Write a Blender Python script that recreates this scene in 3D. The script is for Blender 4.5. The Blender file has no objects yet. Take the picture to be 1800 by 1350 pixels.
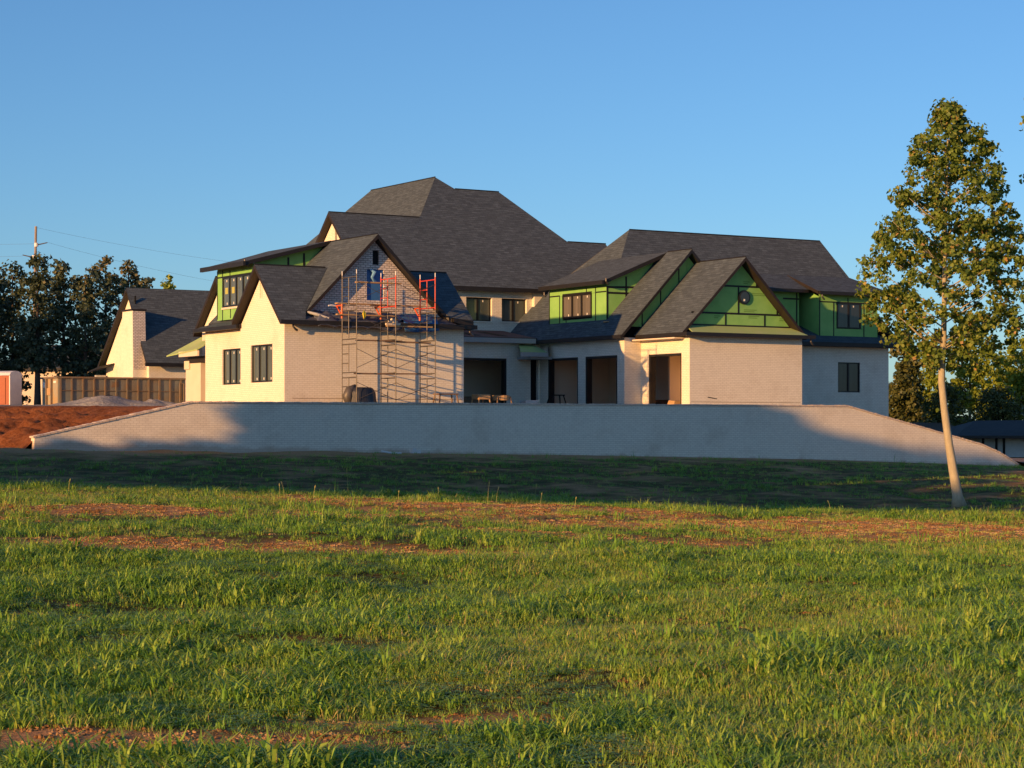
import bpy, bmesh, math, random
import numpy as np
from mathutils import Vector, Matrix
from mathutils.geometry import tessellate_polygon
random.seed(7); RNG = np.random.default_rng(11)
R = math.radians
scn = bpy.context.scene
COL = scn.collection
EYE = 1.6                                   # camera height; every z below is measured from the eye, then lifted by EYE

# ------------------------------------------------------------------ camera, sky, sun, exposure
cam_d = bpy.data.cameras.new('camera'); cam = bpy.data.objects.new('camera', cam_d); COL.objects.link(cam)
cam.location = (0, 0, EYE); cam.rotation_euler = (R(90), 0, 0)
cam_d.sensor_width = 36; cam_d.lens = 3700 / 1800 * 36; cam_d.shift_y = 82 / 1800
cam_d.clip_start = .1; cam_d.clip_end = 9000
scn.camera = cam
SUN_EL, SUN_AZ = R(9.2), Vector((-.656, -.755))          # the sun stands behind the camera's left shoulder
world = bpy.data.worlds.new('World'); scn.world = world; world.use_nodes = True
wn = world.node_tree.nodes; wl = world.node_tree.links; wn.clear()
sky = wn.new('ShaderNodeTexSky'); sky.sky_type = 'NISHITA'; sky.sun_disc = False
sky.sun_elevation = SUN_EL; sky.sun_rotation = R(221); sky.altitude = 200
sky.air_density = .9; sky.dust_density = .45; sky.ozone_density = 4.4
bg = wn.new('ShaderNodeBackground'); bg.inputs[1].default_value = .118
wo = wn.new('ShaderNodeOutputWorld'); wl.new(sky.outputs[0], bg.inputs[0]); wl.new(bg.outputs[0], wo.inputs[0])
sun_d = bpy.data.lights.new('sun', 'SUN'); sun = bpy.data.objects.new('sun', sun_d); COL.objects.link(sun)
sun_d.energy = 4.9; sun_d.angle = R(.5); sun_d.color = (1.0, .52, .185)
sdir = Vector((SUN_AZ.x * math.cos(SUN_EL), SUN_AZ.y * math.cos(SUN_EL), math.sin(SUN_EL)))
sun.rotation_euler = sdir.to_track_quat('Z', 'Y').to_euler(); sun.location = (-40, -40, 30)
scn.view_settings.view_transform = 'Standard'; scn.view_settings.look = 'None'
scn.view_settings.exposure = .5; scn.view_settings.gamma = 1
try: scn.view_settings.use_curve_mapping = False
except Exception: pass
scn.cycles.max_bounces = 9; scn.cycles.diffuse_bounces = 7; scn.cycles.transparent_max_bounces = 6; scn.cycles.sample_clamp_indirect = 4

# ------------------------------------------------------------------ materials
def mat(name, col=(.5, .5, .5), rough=.7, metal=0, spec=.4):
    m = bpy.data.materials.new(name); m.use_nodes = True
    b = m.node_tree.nodes['Principled BSDF']
    b.inputs['Base Color'].default_value = (*col, 1); b.inputs['Roughness'].default_value = rough
    b.inputs['Metallic'].default_value = metal; b.inputs['Specular IOR Level'].default_value = spec
    return m
def N(m, t, **k):
    n = m.node_tree.nodes.new(t)
    for a, v in k.items():
        if a in n.inputs.keys(): n.inputs[a].default_value = v
        else: setattr(n, a, v)
    return n
def L(m, a, b): m.node_tree.links.new(a, b)
def noise(m, scale, detail=4, src='Object', rough=.6, stretch=None):
    tc = N(m, 'ShaderNodeTexCoord'); n = N(m, 'ShaderNodeTexNoise'); n.inputs['Scale'].default_value = scale
    n.inputs['Detail'].default_value = detail; n.inputs['Roughness'].default_value = rough
    if stretch:
        mp = N(m, 'ShaderNodeMapping'); mp.inputs['Scale'].default_value = stretch; L(m, tc.outputs[src], mp.inputs[0]); L(m, mp.outputs[0], n.inputs['Vector'])
    else: L(m, tc.outputs[src], n.inputs['Vector'])
    return n.outputs['Fac']
def ramp(m, fac, stops):
    r = N(m, 'ShaderNodeValToRGB'); e = r.color_ramp.elements
    while len(e) < len(stops): e.new(.5)
    for i, (p, c) in enumerate(stops): e[i].position = p; e[i].color = (*c, 1)
    L(m, fac, r.inputs[0]); return r.outputs[0]
def mix(m, fac, a, b, mode='MIX'):
    n = N(m, 'ShaderNodeMix', data_type='RGBA', blend_type=mode)
    for s, v in ((n.inputs[0], fac), (n.inputs[6], a), (n.inputs[7], b)):
        if isinstance(v, (int, float)): s.default_value = v
        elif isinstance(v, tuple): s.default_value = (*v, 1)
        else: L(m, v, s)
    return n.outputs[2]
def bsdf(m): return m.node_tree.nodes['Principled BSDF']
def bump(m, h, strength=.3, dist=.02):
    n = N(m, 'ShaderNodeBump'); n.inputs['Strength'].default_value = strength; n.inputs['Distance'].default_value = dist
    L(m, h, n.inputs['Height']); L(m, n.outputs[0], bsdf(m).inputs['Normal'])
def noisy(name, c1, c2, scale, rough=.8, bs=0, bd=.02, stretch=None, **k):
    m = mat(name, c1, rough, **k); f = noise(m, scale, stretch=stretch)
    L(m, ramp(m, f, [(.3, c1), (.7, c2)]), bsdf(m).inputs['Base Color'])
    if bs: bump(m, f, bs, bd)
    return m
def brick(name, c1, c2, mort, bw=.21, bh=.074, ms=.010, stain=(.5, .42, .34), stain_amt=.35, bs=.25):
    m = mat(name, c1, .85, spec=.2); tc = N(m, 'ShaderNodeTexCoord')
    t = N(m, 'ShaderNodeTexBrick'); L(m, tc.outputs['UV'], t.inputs['Vector'])
    t.inputs['Scale'].default_value = 1; t.inputs['Brick Width'].default_value = bw; t.inputs['Row Height'].default_value = bh
    t.inputs['Mortar Size'].default_value = ms; t.inputs['Mortar Smooth'].default_value = .2; t.inputs['Bias'].default_value = -.2
    t.inputs['Color1'].default_value = (*c1, 1); t.inputs['Color2'].default_value = (*c2, 1); t.inputs['Mortar'].default_value = (*mort, 1)
    f = noise(m, .55, 6, rough=.7); f2 = noise(m, 7, 3)
    c = mix(m, ramp(m, f, [(.5, (0, 0, 0)), (.75, (stain_amt,) * 3)]), t.outputs['Color'], stain, 'MULTIPLY')
    c = mix(m, ramp(m, f2, [(.3, (0, 0, 0)), (.7, (.16,) * 3)]), c, (.55, .52, .5), 'MULTIPLY')
    L(m, c, bsdf(m).inputs['Base Color'])
    inv = N(m, 'ShaderNodeMath', operation='SUBTRACT'); inv.inputs[0].default_value = 1; L(m, t.outputs['Fac'], inv.inputs[1])
    bump(m, inv.outputs[0], bs, .008); return m
M = {}
M['brick'] = brick('white_brick', (.86, .81, .68), (.80, .75, .62), (.68, .63, .51), bs=.2)
M['brick2'] = brick('unwashed_brick', (.80, .74, .69), (.62, .55, .50), (.27, .23, .205), bh=.085, ms=.013, stain_amt=.2, bs=.5)
M['wallbrick'] = brick('retaining_brick', (.86, .80, .68), (.79, .73, .62), (.68, .62, .52), stain_amt=.35, bs=.25)
m = M['wallbrick']; _b = bsdf(m); _old = _b.inputs['Base Color'].links[0].from_socket
_tc = N(m, 'ShaderNodeTexCoord'); _sx = N(m, 'ShaderNodeSeparateXYZ'); L(m, _tc.outputs['Object'], _sx.inputs[0])
_h = N(m, 'ShaderNodeMath', operation='MULTIPLY_ADD'); L(m, _sx.outputs[0], _h.inputs[0]); _h.inputs[1].default_value = .0245; L(m, _sx.outputs[2], _h.inputs[2])
_n = noise(m, 1.1, 6, rough=.7, stretch=(1, 1, .5)); _g = N(m, 'ShaderNodeMath', operation='MULTIPLY_ADD'); L(m, _n, _g.inputs[0]); _g.inputs[1].default_value = -.45; L(m, _h.outputs[0], _g.inputs[2])
L(m, mix(m, ramp(m, _g.outputs[0], [(0, (.45,) * 3), (.12, (.0,) * 3)]), _old, (.40, .24, .15)), _b.inputs['Base Color'])
M['coping'] = noisy('coping_brick', (.68, .58, .48), (.50, .41, .35), 3, bs=.2)
sh = mat('shingles', (.07, .065, .06), .95, spec=.15)
_tc = N(sh, 'ShaderNodeTexCoord'); _t = N(sh, 'ShaderNodeTexBrick'); L(sh, _tc.outputs['UV'], _t.inputs['Vector'])
for k_, v_ in (('Scale', 1), ('Brick Width', .33), ('Row Height', .145), ('Mortar Size', .006), ('Bias', 0.)): _t.inputs[k_].default_value = v_
_t.offset_frequency = 2; _t.offset = .37
_t.inputs['Color1'].default_value = (.094, .122, .146, 1); _t.inputs['Color2'].default_value = (.069, .09, .110, 1); _t.inputs['Mortar'].default_value = (.04, .042, .048, 1)
_mp = N(sh, 'ShaderNodeMapping'); _mp.inputs['Scale'].default_value = (1.3, 7, 1); L(sh, _tc.outputs['UV'], _mp.inputs[0])
_nz = N(sh, 'ShaderNodeTexNoise'); _nz.inputs['Scale'].default_value = 1.6; _nz.inputs['Detail'].default_value = 5; L(sh, _mp.outputs[0], _nz.inputs['Vector'])
_c = mix(sh, 1.0, _t.outputs['Color'], ramp(sh, _nz.outputs['Fac'], [(.3, (.75, .75, .75)), (.55, (1.0, .98, .96)), (.72, (1.35, 1.32, 1.3))]), 'MULTIPLY')
L(sh, _c, bsdf(sh).inputs['Base Color']); bump(sh, _t.outputs['Fac'], .3, -.01)
M['shingle'] = sh
M['trim'] = noisy('black_trim', (.012, .012, .014), (.02, .018, .017), 4, .5)
M['brownfascia'] = noisy('brown_fascia', (.017, .0125, .011), (.027, .02, .017), 3, .6)
M['frame'] = mat('window_frame', (.012, .011, .011), .4)
M['glass'] = noisy('film_reflection_glass', (.06, .08, .075), (.12, .135, .12), 1.0, .12, stretch=(5, 5, .25), spec=.6)  # upright streaks in the three pane colours paint in reflection bands
M['darkglass'] = noisy('dark_glass', (.02, .022, .026), (.035, .038, .04), 1.5, .1, stretch=(5, 5, .25), spec=.6)
M['palefilm'] = noisy('pale_film', (.10, .095, .085), (.16, .145, .125), 1.2, .25, stretch=(6, 6, .25))
M['sticker'] = mat('sticker', (.8, .78, .7), .6)
M['yellowpaper'] = mat('yellow_paper', (.42, .42, .12), .7)
M['green'] = noisy('green_sheathing', (.27, .52, .145), (.20, .44, .11), 1.6, .6)
M['greenprint'] = mat('sheathing_print', (.13, .28, .06), .7)
M['greenroof'] = noisy('green_deck', (.34, .48, .16), (.42, .48, .22), 1.6, .7)
M['tape'] = mat('black_tape', (.012, .013, .014), .55)
M['wood'] = noisy('raw_wood', (.50, .33, .17), (.36, .22, .10), 5, .8, stretch=(1, 1, 6))
M['darkwood'] = noisy('weathered_plank', (.17, .11, .07), (.27, .17, .10), 4, .85)
M['cream'] = noisy('cream_board', (.70, .62, .50), (.66, .57, .45), 2, .8)
M['paleboard'] = noisy('gray_board', (.42, .42, .40), (.36, .36, .35), 2, .8)
M['underlay'] = noisy('brown_underlay', (.16, .085, .07), (.20, .11, .09), 1.5, .9)
M['membrane'] = noisy('roof_membrane', (.10, .10, .12), (.055, .057, .07), 2.5, .6, bs=.6, bd=.05)
M['drywall'] = noisy('drywall', (.80, .68, .53), (.75, .63, .49), .8, .9)
M['concrete'] = noisy('slab_concrete', (.58, .53, .46), (.50, .45, .39), 1.5, .9)
M['steel'] = noisy('galvanised_steel', (.13, .12, .115), (.075, .07, .066), 6, .5, metal=.3)
M['redsteel'] = noisy('red_paint', (.62, .055, .03), (.5, .045, .028), 6, .5)
M['orange'] = noisy('orange_paint', (.65, .13, .035), (.55, .09, .03), 6, .5)
M['bluewrap'] = noisy('blue_wrap', (.03, .12, .33), (.045, .15, .40), 2.5, .45, bs=.4, bd=.03)
M['bluetarp'] = noisy('blue_tarp', (.02, .09, .24), (.04, .14, .36), 3, .4, bs=.7, bd=.05)
M['slatetarp'] = noisy('slate_tarp', (.06, .072, .12), (.11, .125, .17), 2.2, .5, bs=.6, bd=.05)
M['darktarp'] = noisy('dark_tarp', (.014, .017, .026), (.03, .035, .05), 4, .45, bs=.5, bd=.04, stretch=(3, 3, .4))
M['white'] = noisy('white_plastic', (.75, .74, .72), (.66, .66, .66), 4, .5)
M['black'] = mat('black_plastic', (.007, .007, .008), .6, spec=.2)
M['toilet'] = noisy('orange_plastic', (.32, .045, .003), (.27, .038, .003), 3, .5)
M['dump'] = noisy('dumpster_paint', (.16, .19, .19), (.17, .125, .08), 1.0, .6, bs=.1)
M['dump2'] = noisy('dumpster_end_paint', (.30, .34, .30), (.42, .26, .10), 1.5, .6)
M['rib'] = noisy('rusty_rib', (.15, .145, .12), (.19, .105, .05), 3, .7)
M['gravel'] = noisy('gray_gravel', (.42, .40, .37), (.20, .19, .175), 7, .95, bs=1, bd=.06)
M['bark'] = noisy('tan_bark', (.43, .39, .28), (.32, .285, .20), 5, .9, bs=.4, bd=.02, stretch=(4, 4, 1))
M['darkbark'] = noisy('dark_bark', (.10, .075, .055), (.06, .045, .035), 3, .95)
M['pole'] = noisy('pole_wood', (.33, .27, .22), (.25, .20, .16), 2, .9)
M['straw'] = noisy('dry_stalk', (.34, .34, .10), (.42, .36, .15), 4, .8)
M['darkroof'] = noisy('dark_roof', (.03, .03, .033), (.05, .048, .046), 2, .9)
M['wire'] = mat('wire', (.10, .11, .13), .6)
M['brownroof'] = noisy('brown_roof', (.11, .085, .06), (.08, .06, .045), 1.5, .95)

def leafmat(name, stops, trans=.35):
    m = bpy.data.materials.new(name); m.use_nodes = True; nt = m.node_tree; b = bsdf(m)
    at = N(m, 'ShaderNodeAttribute', attribute_name='tint')
    c = ramp(m, at.outputs['Fac'], stops)
    L(m, c, b.inputs['Base Color']); b.inputs['Roughness'].default_value = .5; b.inputs['Specular IOR Level'].default_value = .35
    tr = N(m, 'ShaderNodeBsdfTranslucent'); L(m, mix(m, 1.0, c, (1.25, 1.2, .55), 'MULTIPLY'), tr.inputs[0])
    ms = N(m, 'ShaderNodeMixShader'); ms.inputs[0].default_value = trans
    L(m, b.outputs[0], ms.inputs[1]); L(m, tr.outputs[0], ms.inputs[2]); L(m, ms.outputs[0], nt.nodes['Material Output'].inputs[0]); return m
M['leaf_poplar'] = leafmat('poplar_leaf', [(0, (.085, .145, .03)), (.5, (.19, .27, .05)), (.75, (.37, .36, .075)), (.93, (.44, .25, .07)), (1, (.55, .36, .18))])
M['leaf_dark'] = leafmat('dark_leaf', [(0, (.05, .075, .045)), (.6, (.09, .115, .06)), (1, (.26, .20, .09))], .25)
M['leaf_gold'] = leafmat('gold_leaf', [(0, (.14, .21, .03)), (.5, (.31, .37, .05)), (1, (.54, .45, .08))])
M['leaf_cedar'] = leafmat('cedar_leaf', [(0, (.045, .065, .018)), (.6, (.12, .12, .03)), (1, (.24, .18, .045))], .15)

def grassmat():
    m = bpy.data.materials.new('grass_blade'); m.use_nodes = True; b = bsdf(m)
    oi = N(m, 'ShaderNodeObjectInfo'); at = N(m, 'ShaderNodeAttribute', attribute_name='tint')
    ad = N(m, 'ShaderNodeMath', operation='MULTIPLY_ADD'); L(m, oi.outputs['Random'], ad.inputs[0]); ad.inputs[1].default_value = .42; L(m, at.outputs['Fac'], ad.inputs[2])
    c = ramp(m, ad.outputs[0], [(0, (.075, .20, .03)), (.45, (.18, .36, .045)), (.75, (.33, .46, .07)), (.92, (.52, .44, .13)), (1, (.56, .41, .2))])
    L(m, c, b.inputs['Base Color']); b.inputs['Roughness'].default_value = .45; b.inputs['Specular IOR Level'].default_value = .3
    tr = N(m, 'ShaderNodeBsdfTranslucent'); L(m, c, tr.inputs[0]); ms = N(m, 'ShaderNodeMixShader'); ms.inputs[0].default_value = .22
    L(m, b.outputs[0], ms.inputs[1]); L(m, tr.outputs[0], ms.inputs[2]); L(m, ms.outputs[0], m.node_tree.nodes['Material Output'].inputs[0]); return m
M['grass'] = grassmat()
m = mat('field_soil', (.2, .1, .05), .95, spec=.1); M['field'] = m
at = N(m, 'ShaderNodeAttribute', attribute_name='soil'); f = noise(m, 2.2, 8, rough=.7); f2 = noise(m, 14, 5, rough=.7)
soil = ramp(m, f2, [(.25, (.34, .165, .065)), (.5, (.50, .27, .12)), (.72, (.60, .38, .19)), (.85, (.66, .50, .29))])
turf = ramp(m, f, [(.3, (.055, .055, .016)), (.5, (.095, .085, .026)), (.7, (.20, .12, .045))])
L(m, mix(m, at.outputs['Fac'], turf, soil), bsdf(m).inputs['Base Color']); bump(m, f2, 1, .06)
m = mat('yard_dirt', (.2, .1, .05), .95, spec=.1); M['yard'] = m
at = N(m, 'ShaderNodeAttribute', attribute_name='soil'); f2 = noise(m, 5, 8, rough=.75)
dirt = ramp(m, f2, [(.25, (.10, .032, .013)), (.5, (.25, .085, .030)), (.75, (.38, .17, .075))])
grav = ramp(m, noise(m, 12, 6, rough=.8), [(.3, (.20, .185, .16)), (.7, (.42, .38, .32))])
L(m, mix(m, at.outputs['Fac'], grav, dirt), bsdf(m).inputs['Base Color']); bump(m, f2, 1, .08)

# ------------------------------------------------------------------ mesh helpers
TH = R(31.5); BX = Vector((math.cos(TH), math.sin(TH), 0)); AX = Vector((-math.sin(TH), math.cos(TH), 0))
A0 = Vector((-400 / 3700 * 80, 80, 0))
def H(p, q, z): return A0 + BX * p + AX * q + Vector((0, 0, z + EYE))       # house axes: p along the facade, q into the depth, z from the eye
def Wd(x, y, z): return Vector((x, y, z + EYE))
WM = {}
def props(o, label=None, cat=None, group=None, kind=None):
    for k, v in (('label', label), ('category', cat), ('group', group), ('kind', kind)):
        if v: o[k] = v
    return o
def thing(name, loc, label, cat, group=None, rz=0):
    o = bpy.data.objects.new(name, None); COL.objects.link(o); o.location = loc; o.rotation_euler = (0, 0, rz); o.empty_display_size = .3
    WM[o.name] = Matrix.Translation(loc) @ Matrix.Rotation(rz, 4, 'Z'); return props(o, label, cat, group)
class MB:
    def __init__(s, fr=None): s.v = []; s.f = []; s.m = []; s.fr = fr or H
    def pts(s, P): i = len(s.v); s.v += [s.fr(*p) for p in P]; return i
    def poly(s, P, m=0): i = s.pts(P); s.f.append(tuple(range(i, i + len(P)))); s.m.append(m); return s
    def box(s, x0, x1, y0, y1, z0, z1, m=0):
        i = s.pts([(x0, y0, z0), (x1, y0, z0), (x1, y1, z0), (x0, y1, z0), (x0, y0, z1), (x1, y0, z1), (x1, y1, z1), (x0, y1, z1)])
        for f in ((3, 2, 1, 0), (4, 5, 6, 7), (0, 1, 5, 4), (1, 2, 6, 5), (2, 3, 7, 6), (3, 0, 4, 7)): s.f.append(tuple(i + k for k in f)); s.m.append(m)
        return s
    def slab(s, P, t, m_top=0, m_side=1):          # roof plane: top polygon in frame coordinates, thickness straight down
        n = len(P); a = s.pts(P); b = s.pts([(p[0], p[1], p[2] - t) for p in P])
        w = [s.v[a + k] for k in range(n)]; nz = sum((w[k].x - w[(k + 1) % n].x) * (w[k].y + w[(k + 1) % n].y) for k in range(n))
        up = list(range(n)) if nz > 0 else list(range(n))[::-1]
        s.f.append(tuple(a + k for k in up)); s.m.append(m_top); s.f.append(tuple(b + k for k in up[::-1])); s.m.append(m_side)
        for k in range(n):
            x, y = up[k], up[(k + 1) % n]; s.f.append((a + y, a + x, b + x, b + y)); s.m.append(m_side)
        return s
    def hip(s, B, T, m=0):                          # frustum: bottom polygon B and top polygon T (same count)
        n = len(B); a = s.pts(B); b = s.pts(T)
        s.f.append(tuple(a + k for k in range(n))[::-1]); s.f.append(tuple(b + k for k in range(n))); s.m += [m, m]
        for k in range(n): j = (k + 1) % n; s.f.append((a + k, a + j, b + j, b + k)); s.m.append(m)
        return s
    def tube(s, a, b, r, r2=None, n=6, m=0, cap=True):
        a = s.fr(*a); b = s.fr(*b); r2 = r if r2 is None else r2; d = (b - a).normalized()
        u = d.orthogonal().normalized(); w = d.cross(u); i = len(s.v)
        for c, rr in ((a, r), (b, r2)):
            for k in range(n): t = 2 * math.pi * k / n; s.v.append(c + (u * math.cos(t) + w * math.sin(t)) * rr)
        for k in range(n): j = (k + 1) % n; s.f.append((i + k, i + j, i + n + j, i + n + k)); s.m.append(m)
        if cap: s.f.append(tuple(i + k for k in range(n))[::-1]); s.f.append(tuple(i + n + k for k in range(n))); s.m += [m, m]
        return s
    def path(s, P, Rr, n=8, m=0):
        P = [s.fr(*p) for p in P]; i0 = len(s.v); u = None
        for k, c in enumerate(P):
            d = (P[min(k + 1, len(P) - 1)] - P[max(k - 1, 0)]).normalized()
            u = (d.orthogonal() if u is None else u - d * u.dot(d)).normalized(); w = d.cross(u)
            for j in range(n): t = 2 * math.pi * j / n; s.v.append(c + (u * math.cos(t) + w * math.sin(t)) * Rr[k])
        for k in range(len(P) - 1):
            for j in range(n): a = i0 + k * n; s.f.append((a + j, a + (j + 1) % n, a + n + (j + 1) % n, a + n + j)); s.m.append(m)
        s.f.append(tuple(i0 + j for j in range(n))[::-1]); s.f.append(tuple(i0 + (len(P) - 1) * n + j for j in range(n))); s.m += [m, m]; return s
    def wall(s, plane, outer, holes=(), t=.3, m=0):
        # plane: function (u, v, depth) -> frame coordinates; outer/holes: 2D polygons
        loops = [[Vector((x, y, 0)) for x, y in outer]] + [[Vector((x, y, 0)) for x, y in h] for h in holes]
        flat = [p for l in loops for p in l]; tris = tessellate_polygon(loops)
        e1 = s.fr(*plane(1, 0, 0)) - s.fr(*plane(0, 0, 0)); e2 = s.fr(*plane(0, 1, 0)) - s.fr(*plane(0, 0, 0)); e3 = s.fr(*plane(0, 0, 1)) - s.fr(*plane(0, 0, 0))
        flip = e1.cross(e2).dot(e3) > 0
        a = s.pts([plane(p.x, p.y, 0) for p in flat]); b = s.pts([plane(p.x, p.y, t) for p in flat])
        for tr in tris:
            p0, p1, p2 = (flat[k] for k in tr); ccw = (p1 - p0).cross(p2 - p0).z > 0
            tr = tuple(tr) if ccw != flip else tuple(tr)[::-1]
            s.f.append(tuple(a + k for k in tr)); s.f.append(tuple(b + k for k in tr[::-1])); s.m += [m, m]
        i = 0
        for l in loops:
            n = len(l)
            for k in range(n): x, y = i + k, i + (k + 1) % n; s.f.append((a + x, a + y, b + y, b + x)); s.m.append(m)
            i += n
        return s
    def build(s, name, mats, parent=None, smooth=False, loc=None, fix=False, **pr):
        me = bpy.data.meshes.new(name); mats = mats if isinstance(mats, (list, tuple)) else [mats]
        if parent is not None: Mx = WM[parent.name]
        else: Mx = Matrix.Translation(loc if loc is not None else sum(s.v, Vector()) / len(s.v))
        iv = Mx.inverted(); me.from_pydata([iv @ v for v in s.v], [], s.f)
        for mm in mats: me.materials.append(M[mm])
        me.polygons.foreach_set('material_index', s.m)
        if smooth: me.polygons.foreach_set('use_smooth', [True] * len(s.f))
        me.update()
        if fix:
            bm = bmesh.new(); bm.from_mesh(me); bmesh.ops.recalc_face_normals(bm, faces=bm.faces); bm.to_mesh(me); bm.free(); me.update()
        uv = me.uv_layers.new(name='UVMap'); up = Vector((0, 0, 1)); R3 = Mx.to_3x3()
        for p in me.polygons:
            n = R3 @ p.normal
            if abs(n.z) > .97: tx, ty = BX, AX
            else: tx = up.cross(n).normalized(); ty = n.cross(tx)
            for li in p.loop_indices:
                w = Mx @ me.vertices[me.loops[li].vertex_index].co; uv.data[li].uv = (w.dot(tx), w.dot(ty))
        o = bpy.data.objects.new(name, me); COL.objects.link(o)
        if parent is not None: o.parent = parent; WM[o.name] = Mx
        else: o.location = Mx.translation; WM[o.name] = Mx
        return props(o, **pr)
def npmesh(name, V, F, material, parent=None, loc=None, attr=None, smooth=False, **pr):
    me = bpy.data.meshes.new(name); V = np.asarray(V, np.float32); F = np.asarray(F, np.int32); k = F.shape[1]
    Mx = WM[parent.name] if parent is not None else Matrix.Translation(loc if loc is not None else Vector((0, 0, 0)))
    I = np.array(Mx.inverted()); V = V @ I[:3, :3].T + I[:3, 3]
    me.vertices.add(len(V)); me.vertices.foreach_set('co', V.astype(np.float32).ravel())
    me.loops.add(F.size); me.loops.foreach_set('vertex_index', F.ravel())
    me.polygons.add(len(F)); me.polygons.foreach_set('loop_start', np.arange(0, F.size, k, dtype=np.int32))
    me.polygons.foreach_set('loop_total', np.full(len(F), k, np.int32))
    if smooth: me.polygons.foreach_set('use_smooth', np.ones(len(F), bool))
    me.update(calc_edges=True)
    for nm, val in (attr or {}).items(): me.attributes.new(nm, 'FLOAT', 'POINT').data.foreach_set('value', np.asarray(val, np.float32))
    me.materials.append(M[material]); o = bpy.data.objects.new(name, me); COL.objects.link(o)
    if parent is not None: o.parent = parent
    else: o.location = Mx.translation
    WM[o.name] = Mx; return props(o, **pr)
def pl_q(q): return lambda u, v, d: (u, q + d, v)          # wall plane facing the viewer (-q)
def pl_p(p): return lambda u, v, d: (p + d, u, v)          # wall plane facing left (-p)
def rect(a, b, c, d): return [(a, c), (b, c), (b, d), (a, d)]

# ------------------------------------------------------------------ terrain
_g = RNG.normal(size=(64, 64))
def vnoise(x, y, s):
    x = np.asarray(x, float) / s; y = np.asarray(y, float) / s; xi = np.floor(x).astype(int); yi = np.floor(y).astype(int)
    fx = x - xi; fy = y - yi; fx = fx * fx * (3 - 2 * fx); fy = fy * fy * (3 - 2 * fy); g = lambda i, j: _g[i % 64, j % 64]
    return (g(xi, yi) * (1 - fx) + g(xi + 1, yi) * fx) * (1 - fy) + (g(xi, yi + 1) * (1 - fx) + g(xi + 1, yi + 1) * fx) * fy
def sst(a, b, x): t = np.clip((x - a) / (b - a), 0, 1); return t * t * (3 - 2 * t)
WALL_Q = -5.96
def zbase(p): return np.interp(p, [-40, -11.8, -.6, 9, 20, 32.4, 60], [-.62, -.62, -.77, -.925, -1.15, -1.58, -1.6])
def ground(x, y):
    x = np.asarray(x, float); y = np.asarray(y, float)
    crest = -1.36 - .29 * np.tanh(x / 6)
    near = -1.6 + (crest + 1.6) * sst(9, 40, y)
    p = (x - A0.x) * BX.x + (y - A0.y) * BX.y; q = (x - A0.x) * AX.x + (y - A0.y) * AX.y
    ycr = 41 + .9 * vnoise(x, x * 0 + 3, 4)
    t = sst(46, np.maximum(72 + (x + 10.3) * .6128, 50), y)
    z = near - .42 * sst(ycr, ycr + 5, y)
    z = z + t * (zbase(p) - z)
    z = z + (.035 * vnoise(x, y, 2.3) + .02 * vnoise(x, y, .8)) * (y < 75) * (y > 5)
    return np.where(y > 140, z - .0 , z)
def soilmask(x, y):
    n = .5 * vnoise(x, y, 1.9) + .5 * vnoise(x + 40, y * 1.0, .75) + .35 * vnoise(x, y + 9, .3)
    def blob(cx, cy, rx, ry, a=1.3): return a * np.exp(-((x - cx) / rx) ** 2 - ((y - cy) / ry) ** 2)
    m = blob(5.5, 34.4, 6.5, 2.7, 1.2) + blob(8.5, 30.5, 3.2, 2.2, .9) + blob(-.5, 37.5, 4, 1.6, 1.2) + blob(-4, 25.2, 3.2, 1.2, 1.35) + blob(-1.2, 24.6, 2.2, .8, 1.1)
    m = m + blob(-2.0, 10.75, 1.1, .42, 2.6) + blob(-.5, 11.7, .9, .3, 1.1) + blob(-4.5, 32, 3, 1.2, .7) + blob(2, 29, 2.5, 1, .6) + blob(-.8, 10.0, .5, .2, .8)
    m = m + .45 * sst(20, 34, y) - .12
    p = (x - A0.x) * BX.x + (y - A0.y) * BX.y; q = (x - A0.x) * AX.x + (y - A0.y) * AX.y
    wb = 1.6 * np.exp(-((q - WALL_Q) / 5.0) ** 2)
    return np.clip((m + wb + .42 * n - .28) * 1.3, 0, 1)
xs = np.concatenate([[-4000, -1500, -600, -250, -120, -80, -60, -45, -36], np.arange(-30, 36.1, .3), [42, 50, 65, 90, 130, 250, 600, 1500, 4000]])
ys = np.concatenate([[-600, -150, -60, -30, -12, -4, 0, 3, 5], np.arange(6, 96.1, .3), [105, 130, 180, 260, 500, 1200, 3000, 7000]])
X, Y = np.meshgrid(xs, ys); nx, ny = len(xs), len(ys)
Z = ground(X, Y); V = np.stack([X, Y, Z + EYE], -1).reshape(-1, 3)
ii = np.arange(ny - 1)[:, None] * nx + np.arange(nx - 1)[None]; F = np.stack([ii, ii + 1, ii + nx + 1, ii + nx], -1).reshape(-1, 4)
npmesh('ground', V, F, 'field', attr={'soil': soilmask(X, Y).ravel()}, smooth=True, kind='structure')

def yard_z(p, q):
    zf = np.interp(p, [-60, -12.2, -11.8, -6.3, 22.7, 32.8, 60], [-.75, -.75, -.35, .86, .88, -1.5, -1.6])
    lvl = .9 + .34 * sst(4, 28, q) - .16 * np.clip((-6 - p) / 3, 0, 1) * (1 - sst(12, 22, q)); lvl = np.where(p > 26.5, lvl - 2.3 * sst(26.5, 33, p), lvl)
    w = np.interp(p, [-60, -12, -6.3, 60], [17, 17, 9, 9]); t = sst(0, 1, (q - WALL_Q) / w)
    dirtz = np.clip(1 - (q - 4) / 14, 0, 1) * np.clip((-6 - p) / 3, 0, 1)
    b = (.06 * vnoise(p * 1.3, q, 1.1) + .085 * vnoise(p, q, .45) + .075 * vnoise(p + 5, q, .27) + .07 * vnoise(p, q, 2.6) - .12 * np.abs(np.sin((p * .5 + q * .86) * 2.1)) * np.exp(-((p + 13) / 5) ** 2)) * dirtz * np.clip((q - WALL_Q) * .5, 0, 1)
    return zf + (lvl - zf) * t + b
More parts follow.
